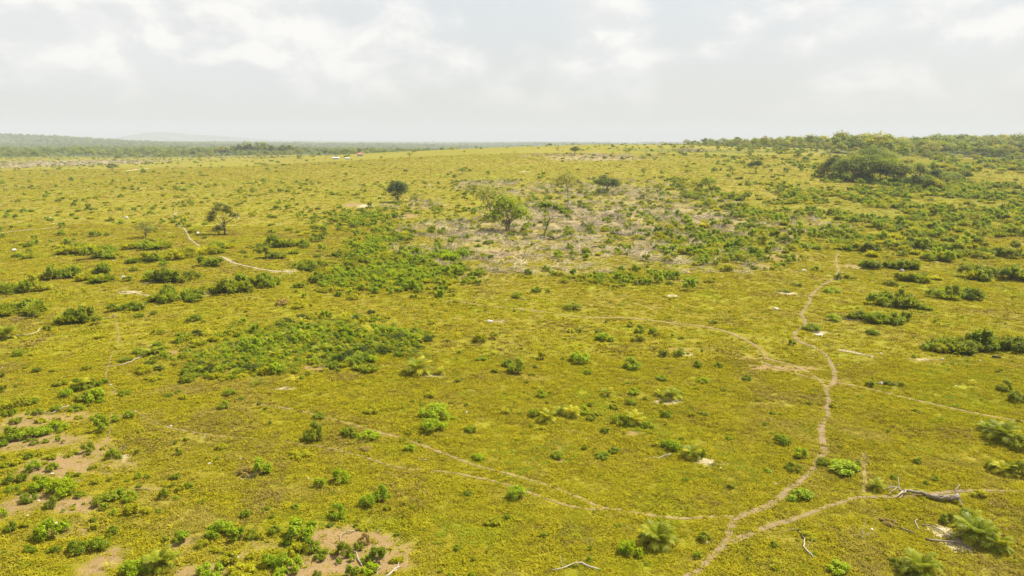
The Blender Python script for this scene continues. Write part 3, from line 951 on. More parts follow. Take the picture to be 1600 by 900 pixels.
# ------------------------------------------------------------------ palms with their fronds as parts
PALMS = [  # x, y, width, height, tone, label
    (1030, 858, 66, 46, 'P', 'big arching palm with drooping yellow lower fronds beside a bright bush'),
    (1445, 906, 72, 46, 'P', 'wide palm clump cut by the bottom edge below the ashy litter'),
    (1532, 850, 56, 50, 'P', 'biggest dark palm standing at the ashy litter patch'),
    (1565, 862, 40, 34, 'P', 'lower palm leaning out from the biggest dark palm'),
    (1520, 818, 28, 26, 'P', 'small palm tucked behind the biggest dark palm'),
    (245, 893, 56, 42, 'P', 'feathery palm rising from sandy soil among bright bushes'),
    (272, 872, 20, 14, 'P', 'palm seedling beside the feathery palm on sandy soil'),
    (652, 586, 34, 34, 'P', 'upright palm ringed by bare soil and straw'),
    (688, 586, 22, 14, 'Q', 'low yellowish palm seedling beside the upright ringed palm'),
    (1371, 766, 26, 22, 'P', 'small palm just above the footpath and the fallen trunk tip'),
    (1030, 620, 18, 14, 'P', 'smaller palm tuft on the straw patch'),
    (1050, 625, 24, 24, 'P', 'taller palm tuft on the straw patch'),
    (855, 660, 36, 24, 'Q', 'drooping yellow palm at the near end of the palm row'),
    (875, 648, 22, 20, 'P', 'palm in the middle of the palm row'),
    (894, 652, 28, 22, 'Q', 'fountain-like palm in the palm row'),
    (992, 664, 26, 26, 'Q', 'yellow palm joined to a green bush'),
    (1083, 717, 26, 26, 'P', 'spiky palm beside scattered straw'),
    (950, 619, 12, 18, 'P', 'thin spiky palm tuft alone on the grass'),
    (1572, 692, 50, 40, 'P', 'wide palm in the thicket by the frame edge'),
    (1545, 676, 26, 22, 'P', 'pale-fronded palm at the tip of the edge thicket'),
    (1570, 742, 28, 28, 'Q', 'yellow palm in the lower edge thicket'),
    (8, 530, 26, 30, 'P', 'upright palm cut by the frame edge beside a bleached branch'),
    (233, 557, 22, 20, 'P', 'palm at the upper end of the white branch'),
    (124, 610, 24, 24, 'Q', 'pale-fronded palm poking out of the leafy mound'),
    (500, 553, 24, 22, 'P', 'palm in the middle of the dark weedy hollow'),
    (430, 560, 24, 20, 'Q', 'yellowish palm low in the dark weedy hollow'),
    (495, 516, 22, 18, 'P', 'pale palm along the upper rim of the weedy hollow'),
    (470, 508, 20, 14, 'Q', 'yellowish palm along the upper rim of the weedy hollow'),
]
stump_v, stump_f = tube([(0, 0, -0.2), (0, 0, 0.10), (0.01, 0, 0.22)], [0.09, 0.085, 0.05], 7, 0.3)
stump_me = new_mesh('base', stump_v, stump_f, M['bark'])
for (px, py, w, h, tone, lab) in PALMS:
    p = at(px, py)
    m = mpp(p)
    wm, hm = w * m * 0.92, h * m
    p = p + np.array([0, wm * 0.2, 0])
    p[2] = float(H(p[0], p[1]))
    root = link('palm', None, loc=tilt_ground(p), rot=(0, 0, rng.random() * 6.28))
    tag(root, lab, 'palm', 'young palms dotted over the pasture')
    L = max(wm * 0.62, hm * 0.85)
    link('base', stump_me, root, scale=L)
    n = 34 if w > 40 else 22 if w > 22 else 14
    for k in range(n):
        ring = k / n
        me = FROND[(0, 3, 1, 2)[min(3, int(ring * 4))]]
        f = link('frond', me, root, loc=(0, 0, 0.14 * L), rot=(rng.normal() * 0.12, -0.10 + 0.42 * ring + rng.normal() * 0.1, k * 2.39996 + rng.normal() * 0.15), scale=L * (0.8 + 0.3 * rng.random()) * (0.9 + 0.15 * (1 - ring)))
        q = tone
        if ring < 0.8 and rng.random() < 0.2:
            q = 'D'
        if ring > 0.72 and rng.random() < 0.45 or rng.random() < 0.10:
            q = 'Q'
        if ring > 0.9 and rng.random() < 0.4:
            q = 'W'
        if q != 'P':
            set_mat(f, M[q])
        f.rotation_mode = 'ZYX' if False else 'XYZ'
    TAKEN.append((p[0], p[1], wm * 0.5))

# ------------------------------------------------------------------ tight clumps: every plant of a clump its own bush
CLUMPS = [  # x, y, half width, half height, number, tones, plant size in px, where
    (135, 396, 36, 5, 9, 'YMY', 18, 'the long yellow-green clump beyond the pale stones'), (160, 404, 26, 3, 5, 'YM', 17, 'the front fringe of the long yellow-green clump'),
    (232, 388, 26, 4, 6, 'YMD', 17, 'the clump in front of the stump-like bush'), (278, 402, 26, 5, 6, 'YY', 15, 'the pale yellow clump before the sandy trail'),
    (320, 398, 20, 5, 6, 'YM', 16, 'the clump where the thin pale trail ends'), (348, 388, 11, 3, 3, 'YM', 13, 'the short clump below the gnarled tree'),
    (330, 416, 16, 4, 5, 'DM', 17, 'the dark clump touching the sandy trail'), (225, 410, 20, 3, 5, 'YM', 14, 'the small yellow clump in the open'),
    (95, 436, 20, 6, 6, 'YM', 18, 'the leafy bank with a bleached stump'), (150, 438, 26, 7, 8, 'YMM', 18, 'the leafy bank above the sandy streak'),
    (268, 438, 30, 5, 9, 'DMM', 19, 'the long dark clump above a bleached stick'), (35, 455, 34, 5, 8, 'MYD', 19, 'the leafy bank near the frame edge'),
    (28, 490, 30, 7, 9, 'MDM', 21, 'the broad mound above the bleached log'), (120, 504, 17, 5, 6, 'DMM', 20, 'the round dense clump by dead sticks'),
    (200, 484, 24, 4, 6, 'YM', 14, 'the low yellow clump below the sandy streak'), (282, 468, 32, 6, 11, 'MDM', 19, 'the oval clump beside the sandy trail'),
    (360, 456, 22, 5, 8, 'DDM', 19, 'the dark clump at the trail bend'), (402, 446, 28, 7, 10, 'MYM', 19, 'the long clump climbing to the weeds'),
    (430, 387, 20, 4, 6, 'DM', 16, 'the neat clump with two small neighbours'), (473, 386, 9, 3, 3, 'MM', 14, 'the little clump beside the neat one'),
    (428, 402, 18, 4, 5, 'MD', 15, 'the oval clump below the neat one'), (498, 376, 7, 3, 2, 'DM', 14, 'the lone pair of dark bushes'),
    (482, 420, 17, 5, 6, 'DM', 17, 'the dark clump above the sandy fan'), (605, 527, 26, 8, 9, 'DMM', 15, 'the dark end of the weedy hollow'),
    (1395, 476, 30, 5, 12, 'DDM', 19, 'the dark oval clump on open grass'), (1493, 466, 32, 4, 11, 'DMD', 18, 'the second dark oval clump on open grass'),
    (1445, 484, 7, 3, 3, 'DM', 12, 'the tiny clump between two dark ovals'), (1358, 418, 10, 3, 4, 'DM', 15, 'the small clump by the bare strip'),
    (1405, 418, 26, 4, 9, 'DMD', 16, 'the dark row with a white stump'), (1420, 438, 20, 4, 7, 'DMY', 15, 'the ragged row below the stump row'),
    (1393, 446, 6, 3, 2, 'DM', 12, 'the stub below the ragged row'), (1443, 390, 24, 4, 8, 'DMM', 16, 'the clump round a bleached snag'),
    (1462, 407, 14, 4, 5, 'YM', 13, 'the pale clump under the bleached snag'), (1338, 496, 14, 4, 5, 'DD', 15, 'the dark clump with bleached sticks'),
    (1380, 504, 20, 4, 7, 'MDM', 17, 'the spreading clump by the bleached sticks'), (1410, 500, 6, 3, 2, 'DM', 15, 'the dark pair ending the stick row'),
    (1490, 546, 34, 7, 13, 'DMD', 22, 'the long dark thicket by the frame edge'), (1566, 546, 34, 6, 12, 'DDM', 23, 'the dark thicket running out of frame'),
    (1467, 550, 10, 3, 3, 'YM', 16, 'the pale end of the long dark thicket'), (1545, 434, 40, 8, 14, 'DMY', 18, 'the big mound above the open strip'),
    (1530, 400, 50, 5, 12, 'YMD', 18, 'the yellow-green bank above the big mound'), (700, 404, 26, 5, 7, 'BMD', 16, 'the bright clump in the clearing'),
    (580, 435, 16, 7, 6, 'MYM', 17, 'the leafy front of the clearing'), (540, 428, 22, 5, 6, 'YM', 16, 'the leafy tip beside the sandy fan'),
    (1315, 378, 22, 5, 6, 'DM', 14, 'the clump at the clearing corner'), (1340, 392, 24, 4, 7, 'MDY', 14, 'the clump below the clearing corner'),
]
ncl = 0
crec = {}
for (cx, cy, hw, hh, n, tones, spx, where) in CLUMPS:
    a = at(cx, cy)
    m = mpp(a)
    fy = at(cx, cy - hh)[1]
    ny = at(cx, cy + hh)[1]
    for k in range(n):
        u = -1 + 2 * (k + 0.5) / n
        v = rng.uniform(-0.9, 0.9) * math.sqrt(max(0.05, 1 - u * u))
        x = a[0] + (u + rng.normal() * 0.06) * hw * m
        y = (fy + ny) / 2 + v * (fy - ny) / 2
        s = spx * m * rng.uniform(0.95, 1.35)
        tone = tones[int(rng.integers(len(tones)))]
        root = link('low_bush', None, loc=(x, y, float(H(x, y)) - 0.03), rot=(0, 0, rng.random() * 6.28))
        if rng.random() < 0.35:
            f = link('foliage', CLUMP[int(rng.integers(5))], root, scale=(s * 1.15, s * 1.15, s * rng.uniform(1.0, 1.35)))
        else:
            f = link('foliage', SHRUB[int(rng.integers(8))][0], root, scale=(s * 1.1, s * 1.1, s * rng.uniform(0.75, 1.3)))
        set_mat(f, M[tone])
        crec.setdefault((where, tone), []).append((x, root))
        tag(root, None, 'bush', 'bushes of ' + where)
        TAKEN.append((x, y, s * 0.5))
        ncl += 1
for (where, tone), lst in crec.items():
    lst.sort(key=lambda t_: t_[0])
    for i, (_, o) in enumerate(lst):
        o['label'] = ('%s bush in %s' % (TONE[tone], where)) if len(lst) == 1 else ('%s %s bush from left in %s' % (ORD[i] or 'first', TONE[tone], where))
print('clump bushes', ncl)
resolve_labels()


# ------------------------------------------------------------------ trees
def tree_arrays(seed, height, crown, lean=(0, 0), trunk_r=0.22, leaf=0.32, per=120, flat=0.75, trunks=1, bare=0.45, fill=0.5):
    """crown: list of blobs (x,y,z,r) in metres"""
    rg = np.random.default_rng(seed)
    SV, SF = [], []
    for tI in range(trunks):
        ox = (tI - (trunks - 1) / 2) * trunk_r * 2.6
        fork = np.array([lean[0] * bare + ox, lean[1] * bare, height * bare])
        tube(wiggle((ox * 0.6, 0, -0.4), fork, 4, 0.035, rg), np.linspace(trunk_r * 1.35, trunk_r * 0.75, 5), 7, 0.15, SV, SF, rg)
        for i, (x, y, z, r) in enumerate(crown):
            if trunks > 1 and i % trunks != tI:
                continue
            k = fork if i % 2 else fork * np.array([0.8, 0.8, 0.8])
            tube(wiggle(k, (x, y, z), 4, 0.06, rg), [trunk_r * 0.5, trunk_r * 0.38, trunk_r * 0.26, trunk_r * 0.16, trunk_r * 0.06], 5, 0.1, SV, SF, rg)
            for _ in range(3):
                d = rg.normal(size=3)
                d /= np.linalg.norm(d)
                tube([np.array([x, y, z]) - [0, 0, r * 0.3], np.array([x, y, z]) + d * r * 0.9], [trunk_r * 0.12, trunk_r * 0.03], 4, 0, SV, SF, rg)
    Vq, Qq = blob_leaves(crown, int(per * 1.8), leaf * 1.1, rg, fill, flat)
    return Vq, Qq, SV, SF


def rand_crown(seed, h, w, n=9, z0=0.45, rmin=0.16, rmax=0.30):
    rg = np.random.default_rng(seed)
    out = []
    for k in range(n):
        a = k * 2.4 + rg.random()
        rr = w * 0.5 * math.sqrt((k + 0.3) / n) * 0.8
        z = h * (z0 + (0.95 - z0) * (1 - (rr / (w * 0.5)) ** 2) * (0.55 + 0.45 * rg.random()))
        out.append((rr * math.cos(a), rr * math.sin(a), z, w * rg.uniform(rmin, rmax)))
    return out


def make_tree(name, p, arr, leaf_m, bark_m, label, cat='tree', group=None, rot=0.0, hide_crown=False):
    v, q, sv_, sf_ = arr
    root = link(name, None, loc=(p[0], p[1], p[2] - 0.05), rot=(0, 0, rot))
    link('trunk', new_mesh('trunk', sv_, sf_, bark_m, True), root)
    link('crown', big_mesh('crown', v, q, leaf_m, False), root)
    tag(root, label, cat, group)
    TAKEN.append((p[0], p[1], 1.5))
    return root


def field_tree(px, py, hpx, wpx, seed, label, mat='T', bark='bark', **kw):
    p = at(px, py)
    m = mpp(p)
    h, w = hpx * m, wpx * m
    cr = kw.pop('crown', None)
    if cr:
        cr = [(x * w, y * w, z * h, r * w) for x, y, z, r in cr]
    else:
        cr = rand_crown(seed, h, w, kw.pop('n', 9), kw.pop('z0', 0.45))
    kw.setdefault('trunk_r', 0.022 * h + 0.05)
    kw.setdefault('leaf', max(0.16, 0.05 * w))
    return make_tree(kw.pop('name', 'field_tree'), p, tree_arrays(seed, h, cr, **kw), M[mat], M[bark], label)


field_tree(351, 366, 50, 50, 101, 'gnarled half-bare tree with open crown above a dark bush', 'O', per=150, leaf=0.42, bare=0.30, fill=0.7, trunk_r=0.26,
           crown=[(-0.38, 0, 0.52, .16), (-0.22, .1, .78, .17), (-.02, -.1, .93, .16), (.16, 0, .84, .16), (.30, .05, .58, .16), (.44, 0, .62, .12), (-.30, -.05, .66, .15), (.02, .1, .74, .15), (-.42, .1, .42, .11), (.20, 0, .70, .14)])
field_tree(622, 316, 33, 36, 102, 'dense round dark tree at the upper corner of the clearing', 'E', n=13, bare=0.15, z0=0.18, per=130)
field_tree(793, 362, 60, 72, 103, 'twin-stemmed tree with wide yellow-green crown in the clearing', 'M', trunks=2, bare=0.22, per=60, z0=0.14, n=18, fill=0.9)
field_tree(765, 345, 56, 56, 113, 'second pale tree leaning behind the twin-stemmed tree', 'O', per=60, n=8, z0=0.5, fill=0.7)
field_tree(887, 327, 66, 56, 104, 'tall airy tree with sparse grey-green crown and white stem', 'O', 'bark_pale', per=60, fill=0.95, bare=0.5, trunk_r=0.22, n=15, z0=0.34, leaf=0.55)
field_tree(849, 372, 56, 64, 105, 'bent flat-topped tree on a thin leaning stem in the clearing', 'M', per=150, flat=0.35, bare=0.45, trunk_r=0.16, lean=(2.5, 0), fill=0.6,
           crown=[(-.10, 0, .92, .13), (.06, 0, .96, .14), (.22, 0, .92, .14), (.36, 0, .84, .13), (.50, 0, .72, .12), (.60, 0, .62, .08), (-.02, .1, .88, .1), (-.08, 0, .45, .06)])
field_tree(948, 302, 27, 42, 106, 'low spreading dark bushy tree beyond the clearing', 'E', bare=0.2, z0=0.25, n=12, per=130, flat=0.6)
field_tree(1181, 271, 20, 26, 107, 'lone umbrella-shaped dark tree on the far slope', 'E', bare=0.35, z0=0.5, n=10, per=140, flat=0.6)
field_tree(898, 243, 14, 17, 108, 'tree on the crest with a heavy lower limb', 'E', per=90)
field_tree(1006, 275, 13, 13, 109, 'small round tree on the slope beyond the clearing', 'D', per=60, z0=0.3)
field_tree(722, 272, 10, 13, 110, 'small dark tree alone on the pale slope', 'T', per=50, z0=0.3)
field_tree(176, 268, 13, 19, 111, 'squat dark tree alone below the grey brush', 'E', z0=0.3, per=70, n=8)
field_tree(115, 246, 14, 16, 112, 'tree with leaning crown at the brushy far edge', 'T', per=60)
field_tree(1034, 243, 21, 11, 114, 'bare grey umbrella-topped tree against the sky', 'W', 'bark_pale', per=14, leaf=0.5, fill=0.9, bare=0.5, flat=0.4, crown=[(-.3, 0, .93, .2), (.1, 0, .97, .2), (.4, 0, .9, .18)])
field_tree(983, 240, 9, 14, 115, 'small tree on the crest beside grey brush', 'T', per=50)
field_tree(957, 243, 8, 4, 116, 'thin sapling on the crest', 'T', per=20)
field_tree(1108, 296, 20, 28, 117, 'low leafy tree beside the pale bent stem', 'M', z0=0.25, bare=0.15, per=100, n=10)
field_tree(1030, 300, 14, 20, 118, 'dark green small tree above the felled brush', 'D', z0=0.25, bare=0.15, per=80, n=8)
field_tree(228, 372, 26, 34, 119, 'stunted leafy tree with pale bare soil beneath', 'O', bare=0.2, z0=0.3, per=60, n=9)
field_tree(343, 367, 14, 24, 120, 'dark bush tree at the foot of the gnarled tree', 'E', bare=0.1, z0=0.3, per=80, n=8)
field_tree(650, 322, 22, 26, 121, 'wispy grey-green sapling tree beside the dense round tree', 'O', per=30, fill=0.9, n=7)
field_tree(348, 264, 7, 9, 122, 'tiny round tree far out on the pasture', 'T', per=40, z0=0.2)
field_tree(14, 248, 9, 18, 123, 'wide low tree at the far brush near the frame edge', 'T', per=60, flat=0.7)
field_tree(73, 245, 8, 11, 124, 'small round tree between brush and far woods', 'T', per=50)
field_tree(170, 247, 9, 10, 125, 'small leafy tree near the start of the tree line', 'T', per=50)
field_tree(1424, 300, 26, 32, 126, 'lone dark round tree in front of the grove', 'E', z0=0.35, per=110, n=11)
field_tree(1478, 294, 22, 18, 127, 'slim dark tree standing apart beyond the grove', 'T', z0=0.45, per=70)
field_tree(1545, 278, 8, 10, 128, 'little dark tree in the low scrub past the grove', 'T', per=40)
field_tree(1248, 246, 12, 17, 129, 'dark flat-crowned tree standing before the wooded slope', 'T', per=60, flat=0.6)
field_tree(640, 247, 9, 10, 130, 'dark tree at the far edge near the red roof', 'T', per=40)

# the grove on the right: individual tall trees
GROVE = [(1292, 276, 24, 28, 'O'), (1302, 278, 34, 30, 'E'), (1312, 281, 28, 26, 'T'), (1322, 282, 40, 34, 'F'), (1333, 283, 30, 28, 'E'), (1341, 284, 42, 34, 'T'), (1352, 285, 32, 30, 'D'), (1362, 285, 44, 36, 'T'),
         (1374, 286, 34, 28, 'E'), (1384, 287, 40, 34, 'M'), (1396, 288, 30, 28, 'T'), (1406, 289, 35, 30, 'F'), (1330, 272, 34, 34, 'O'), (1358, 272, 40, 38, 'F'), (1388, 274, 38, 36, 'T'), (1414, 278, 34, 32, 'O'),
         (1444, 296, 20, 24, 'M'), (1458, 297, 16, 24, 'Y'), (1436, 284, 30, 26, 'F'), (1462, 286, 22, 26, 'E'), (1478, 289, 18, 20, 'T'), (1490, 283, 14, 18, 'F'), (1508, 280, 12, 16, 'D')]
grove_src = []
gl = ['first', 'second', 'third', 'fourth', 'fifth', 'sixth', 'seventh', 'eighth', 'ninth']
gcount = {}
gname = {'E': 'blackish green', 'T': 'deep green', 'F': 'dull green', 'D': 'darkest green', 'M': 'mid green', 'O': 'olive', 'Y': 'yellow-green'}
for i, (px, py, h_, w_, mt) in enumerate(sorted(GROVE, key=lambda g: g[0])):
    p = at(px, py)
    m = mpp(p)
    h, w = h_ * m, w_ * m * 1.15
    gcount[mt] = gcount.get(mt, 0) + 1
    lab = '%s %s tree of the dense grove, counted along from its clearing end' % (gl[gcount[mt] - 1], gname[mt])
    cr = rand_crown(200 + i, h, w, 16, 0.16 + 0.14 * (i % 3))
    o = make_tree('grove_tree', p, tree_arrays(200 + i, h, cr, trunk_r=0.2, leaf=0.6, per=100, bare=0.35, fill=0.45), M[mt], M['bark_pale'] if i % 3 == 0 else M['bark'], lab, 'tree', 'trees of the dense grove')

# source trees for woods
WSRC = []
for k in range(7):
    h = 10.0
    w = (9, 8, 10, 7, 9, 11, 8)[k]
    cr = rand_crown(300 + k, h, w, 8, 0.45 if k % 2 else 0.38)
    v, q, sv_, sf_ = tree_arrays(300 + k, h, cr, trunk_r=0.16, leaf=0.85, per=32, bare=0.4, fill=0.4)
    WSRC.append((big_mesh('crown', v, q, M['F'], False), new_mesh('trunk', sv_, sf_, M['bark_pale'])))

# the thin line of trees on the far left edge of the pasture, each its own
lt = [(232, 8, 'O'), (243, 9, 'T'), (250, 10, 'T'), (262, 7, 'O'), (274, 10, 'D'), (286, 8, 'O'), (297, 9, 'O'), (303, 10, 'F'), (312, 11, 'T'), (322, 9, 'O'), (333, 10, 'F'), (341, 11, 'T'), (350, 12, 'O'), (358, 10, 'F'),
      (366, 13, 'T'), (376, 14, 'T'), (385, 16, 'D'), (393, 15, 'T'), (401, 16, 'F'), (409, 15, 'T'), (417, 16, 'D'), (424, 13, 'T'), (434, 9, 'O'), (441, 13, 'D'), (451, 14, 'D')]
toned = {'E': 'blackish green', 'O': 'olive', 'T': 'deep green', 'D': 'darkest', 'F': 'dull green'}
cnt = {}
for i, (px, hp, mt) in enumerate(lt):
    p = at(px, 245.5)
    m = mpp(p)
    h = hp * m * 1.4
    mt = 'E' if px > 340 and i % 2 else mt
    cnt[mt] = cnt.get(mt, 0) + 1
    k = i % 7
    root = link('tree_line_tree', None, loc=(p[0], p[1] + rng.uniform(-15, 15), p[2] - 0.1), rot=(0, 0, rng.random() * 6.28), scale=h / 10.0)
    c = link('crown', WSRC[k][0], root)
    set_mat(c, M[mt])
    link('trunk', WSRC[k][1], root)
    tag(root, '%s %s tree along the thin far tree line, counted from its sparse end' % (ORD[cnt[mt] - 1] or 'first', toned[mt]), 'tree', 'trees of the thin far tree line')


# ------------------------------------------------------------------ scatter by geometry nodes (only for what nobody could count)
def scatter(name, pts, rz, sc, idx, sources, label, cat=None, tilt=None):
    coll = bpy.data.collections.new(name + '_sources')
    for k, (me, mat) in enumerate(sources):
        so = bpy.data.objects.new('%s_source_%02d' % (name, k), me.copy())
        so.data.materials.clear()
        so.data.materials.append(mat)
        coll.objects.link(so)
    me = bpy.data.meshes.new(name)
    n = len(pts)
    me.vertices.add(n)
    me.vertices.foreach_set('co', np.asarray(pts, np.float32).ravel())
    rot = np.zeros((n, 3), np.float32)
    rot[:, 2] = rz
    if tilt is not None:
        rot[:, 0] = tilt
    a = me.attributes.new('irot', 'FLOAT_VECTOR', 'POINT')
    a.data.foreach_set('vector', rot.ravel())
    sc = np.asarray(sc, np.float32)
    if sc.ndim == 1:
        sc = np.stack([sc, sc, sc], 1)
    a = me.attributes.new('iscale', 'FLOAT_VECTOR', 'POINT')
    a.data.foreach_set('vector', sc.ravel())
    a = me.attributes.new('iidx', 'INT', 'POINT')
    a.data.foreach_set('value', np.asarray(idx, np.int32))
    o = link(name, me)
    ng = bpy.data.node_groups.new(name + '_nodes', 'GeometryNodeTree')
    ng.interface.new_socket('Geometry', in_out='INPUT', socket_type='NodeSocketGeometry')
    ng.interface.new_socket('Geometry', in_out='OUTPUT', socket_type='NodeSocketGeometry')
    gi = ng.nodes.new('NodeGroupInput')
    go = ng.nodes.new('NodeGroupOutput')
    iop = ng.nodes.new('GeometryNodeInstanceOnPoints')
    ci = ng.nodes.new('GeometryNodeCollectionInfo')
    ci.inputs['Collection'].default_value = coll
    ci.inputs['Separate Children'].default_value = True
    ci.inputs['Reset Children'].default_value = True

    def attr(nm, ty):
        nd = ng.nodes.new('GeometryNodeInputNamedAttribute')
        nd.data_type = ty
        nd.inputs['Name'].default_value = nm
        return nd.outputs[0]
    L = ng.links
    L.new(gi.outputs[0], iop.inputs['Points'])
    L.new(ci.outputs[0], iop.inputs['Instance'])
    iop.inputs['Pick Instance'].default_value = True
    L.new(attr('iidx', 'INT'), iop.inputs['Instance Index'])
    e2r = ng.nodes.new('FunctionNodeEulerToRotation')
    L.new(attr('irot', 'FLOAT_VECTOR'), e2r.inputs[0])
    L.new(e2r.outputs[0], iop.inputs['Rotation'])
    L.new(attr('iscale', 'FLOAT_VECTOR'), iop.inputs['Scale'])
    L.new(iop.outputs[0], go.inputs[0])
    md = o.modifiers.new('scatter', 'NODES')
    md.node_group = ng
    tag(o, label, cat, kind='stuff')
    print(name, n)
    return o


def field_points(n, y0, y1, margin=0.76, power=1.0):
    """random ground points in the wedge of land in front of the camera, even per area for power 1"""
    y = np.sqrt(rng.random(n) * ((y1 + 30) ** 2 - (y0 + 30) ** 2) + (y0 + 30) ** 2) - 30 if power == 1.0 else y0 * (y1 / y0) ** rng.random(n)
    x = (rng.random(n) * 2 - 1) * margin * (y + 8)
    return x, y


def vnoise(x, y, s, seed):
    """cheap smooth value noise in 0..1"""
    r = np.random.default_rng(seed).random((256, 256))
    u, v = x / s, y / s
    i, j = np.floor(u).astype(int), np.floor(v).astype(int)
    fu, fv = u - i, v - j
    fu, fv = fu * fu * (3 - 2 * fu), fv * fv * (3 - 2 * fv)
    g = lambda a, b: r[a % 256, b % 256]
    return (g(i, j) * (1 - fu) + g(i + 1, j) * fu) * (1 - fv) + (g(i, j + 1) * (1 - fu) + g(i + 1, j + 1) * fu) * fv


def off_path(x, y):
    ok = np.ones(len(x), bool)
    for pl, w in PATHW:
        lo, hi = pl.min(0) - 2, pl.max(0) + 2
        cand = np.where((x > lo[0]) & (x < hi[0]) & (y > lo[1]) & (y < hi[1]))[0]
        if len(cand) == 0:
            continue
        for c0_ in range(0, len(cand), 20000):
            cc = cand[c0_:c0_ + 20000]
            d2 = np.full(len(cc), 1e9)
            for q in pl:
                d2 = np.minimum(d2, (x[cc] - q[0]) ** 2 + (y[cc] - q[1]) ** 2)
            ok[cc[d2 < w * w]] = False
    return ok


# grass tufts -------------------------------------------------------
def tuft_mesh(seed, blades, h, spread, wd):
    rg = np.random.default_rng(seed)
    an = rg.random(blades) * 6.28
    el = 0.22 + 0.85 * rg.random(blades)
    L = h * (0.6 + 0.6 * rg.random(blades))
    o = np.stack([rg.normal(size=blades) * spread, rg.normal(size=blades) * spread, np.zeros(blades) - 0.02], 1)
    d = np.stack([np.cos(an) * np.cos(el), np.sin(an) * np.cos(el), np.sin(el)], 1)
    s = np.stack([-np.sin(an), np.cos(an), np.zeros(blades)], 1) * wd
    mid = o + d * L[:, None] * 0.6
    tip = o + d * L[:, None] + np.stack([np.cos(an), np.sin(an), -0.6 * np.ones(blades)], 1) * 0.18 * L[:, None]
    V_ = np.stack([o - s * 0.7, o + s * 0.7, mid + s, tip, mid - s], 1)
    Vf = V_.reshape(-1, 3)
    b = np.arange(blades)[:, None] * 5
    Qf = np.concatenate([b + [0, 1, 2, 4]], 0)
    tri = b + [4, 2, 3, 3]
    me = bpy.data.meshes.new('tuft')
    F = [tuple(map(int, q)) for q in Qf] + [tuple(map(int, t_[:3])) for t_ in tri]
    me.from_pydata([tuple(v) for v in Vf.tolist()], [], F)
    return me


tf = [tuft_mesh(400 + k, 26, (0.14, 0.18, 0.12, 0.21, 0.16)[k], (0.16, 0.12, 0.20, 0.10, 0.18)[k], 0.026) for k in range(5)]
tsrc = [(tf[0], M['G']), (tf[1], M['G']), (tf[2], M['G']), (tf[3], M['G']), (tf[4], M['G']), (tf[0], M['H']), (tf[3], M['H']), (tf[1], M['M']), (tf[2], M['K']), (tf[4], M['K'])]


def grass(n, y0, y1, smin, smax, name, label):
    x, y = field_points(n, y0, y1)
    dirt = blobs_at(DIRT, x, y)
    bare = np.maximum(dirt, blobs_at(PALE, x, y))
    cl = vnoise(x, y, 0.9, 5) * 0.6 + vnoise(x, y, 2.7, 6) * 0.4
    keep = (cl > 0.06 + 0.30 * rng.random(n)) & (rng.random(n) > np.clip(bare * 2.1 - 0.70, 0, 0.93)) & (rng.random(n) > blobs_at(BRUSH, x, y) * 0.6)
    keep &= wood_at(x, y) < 0.4
    x, y, cl = x[keep], y[keep], cl[keep]
    ok = off_path(x, y)
    x, y, cl = x[ok], y[ok], cl[ok]
    dry = vnoise(x, y, 5.0, 8) * 0.75 + vnoise(x, y, 24, 18) * 0.42 - 0.08 + 0.25 * rng.random(len(x))
    idx = rng.integers(0, 5, len(x))
    idx = np.where((dry > 0.86) & (rng.random(len(x)) < 0.75), rng.integers(5, 7, len(x)), idx)
    idx = np.where((dry < 0.30) & (rng.random(len(x)) < 0.35), 7, idx)
    fine = vnoise(x, y, 1.3, 9)
    idx = np.where((fine < 0.33) & (rng.random(len(x)) < 0.55), rng.integers(8, 10, len(x)), idx)
    s = rng.uniform(smin, smax, len(x)) * (0.6 + 0.8 * cl)
    z = H(x, y)
    scatter(name, np.stack([x, y, z], 1), rng.random(len(x)) * 6.28, s, idx, tsrc, label)


grass(120000, 38, 95, 0.8, 1.45, 'grass', 'short olive and straw grass tufts covering the near pasture')
grass(110000, 95, 240, 1.1, 2.2, 'grass', 'short yellow-green grass covering the middle pasture')
grass(70000, 240, 620, 1.8, 3.4, 'grass', 'yellow-green grass covering the far pasture')

# undergrowth -------------------------------------------------------
usrc = []
for k in range(8):
    usrc.append((SHRUB[k][0], M['MYBYMDYB'[k]]))
for k in range(3):
    usrc.append((CLUMP[k], M['DYM'[k]]))
usrc.append((PALMLET[0], M['Q']))
usrc += [(SHRUB[3][0], M['E']), (CLUMP[1], M['D']), (PALMLET[2], M['P'])]
TK = np.array(TAKEN)


def clear_of(x, y, s):
    ok = np.ones(len(x), bool)
    for (tx, ty, tr) in TK:
        d = (x - tx) ** 2 + (y - ty) ** 2
        ok &= d > (tr * 0.8) ** 2
    return ok


def under(n, y0, y1, dens_fn, size_fn, name, label, idxs=None, power=1.0):
    x, y = field_points(n, y0, y1, power=power)
    keep = rng.random(n) < dens_fn(x, y)
    x, y = x[keep], y[keep]
    ok = off_path(x, y)
    x, y = x[ok], y[ok]
    ok = clear_of(x, y, 1)
    x, y = x[ok], y[ok]
    s = size_fn(x, y)
    idx = rng.integers(0, 12, len(x)) if idxs is None else np.array(idxs)[rng.integers(0, len(idxs), len(x))]
    z = H(x, y) - 0.02 * s
    S = np.stack([s, s, s * rng.uniform(0.7, 1.2, len(x))], 1)
    return scatter(name, np.stack([x, y, z], 1), rng.random(len(x)) * 6.28, S, idx, usrc, label)


# seedlings and sprouts all over the near and middle pasture
under(9000, 40, 220, lambda x, y: 0.10 + 0.35 * (vnoise(x, y, 9, 21) > 0.66) + 0.35 * blobs_at(DIRT, x, y) + 0.8 * blobs_at(HERB, x, y),
      lambda x, y: rng.uniform(0.22, 0.60, len(x)) * (1 + 0.3 * blobs_at(HERB, x, y)), 'seedlings', 'tiny leafy sprouts dotted through the pasture grass')
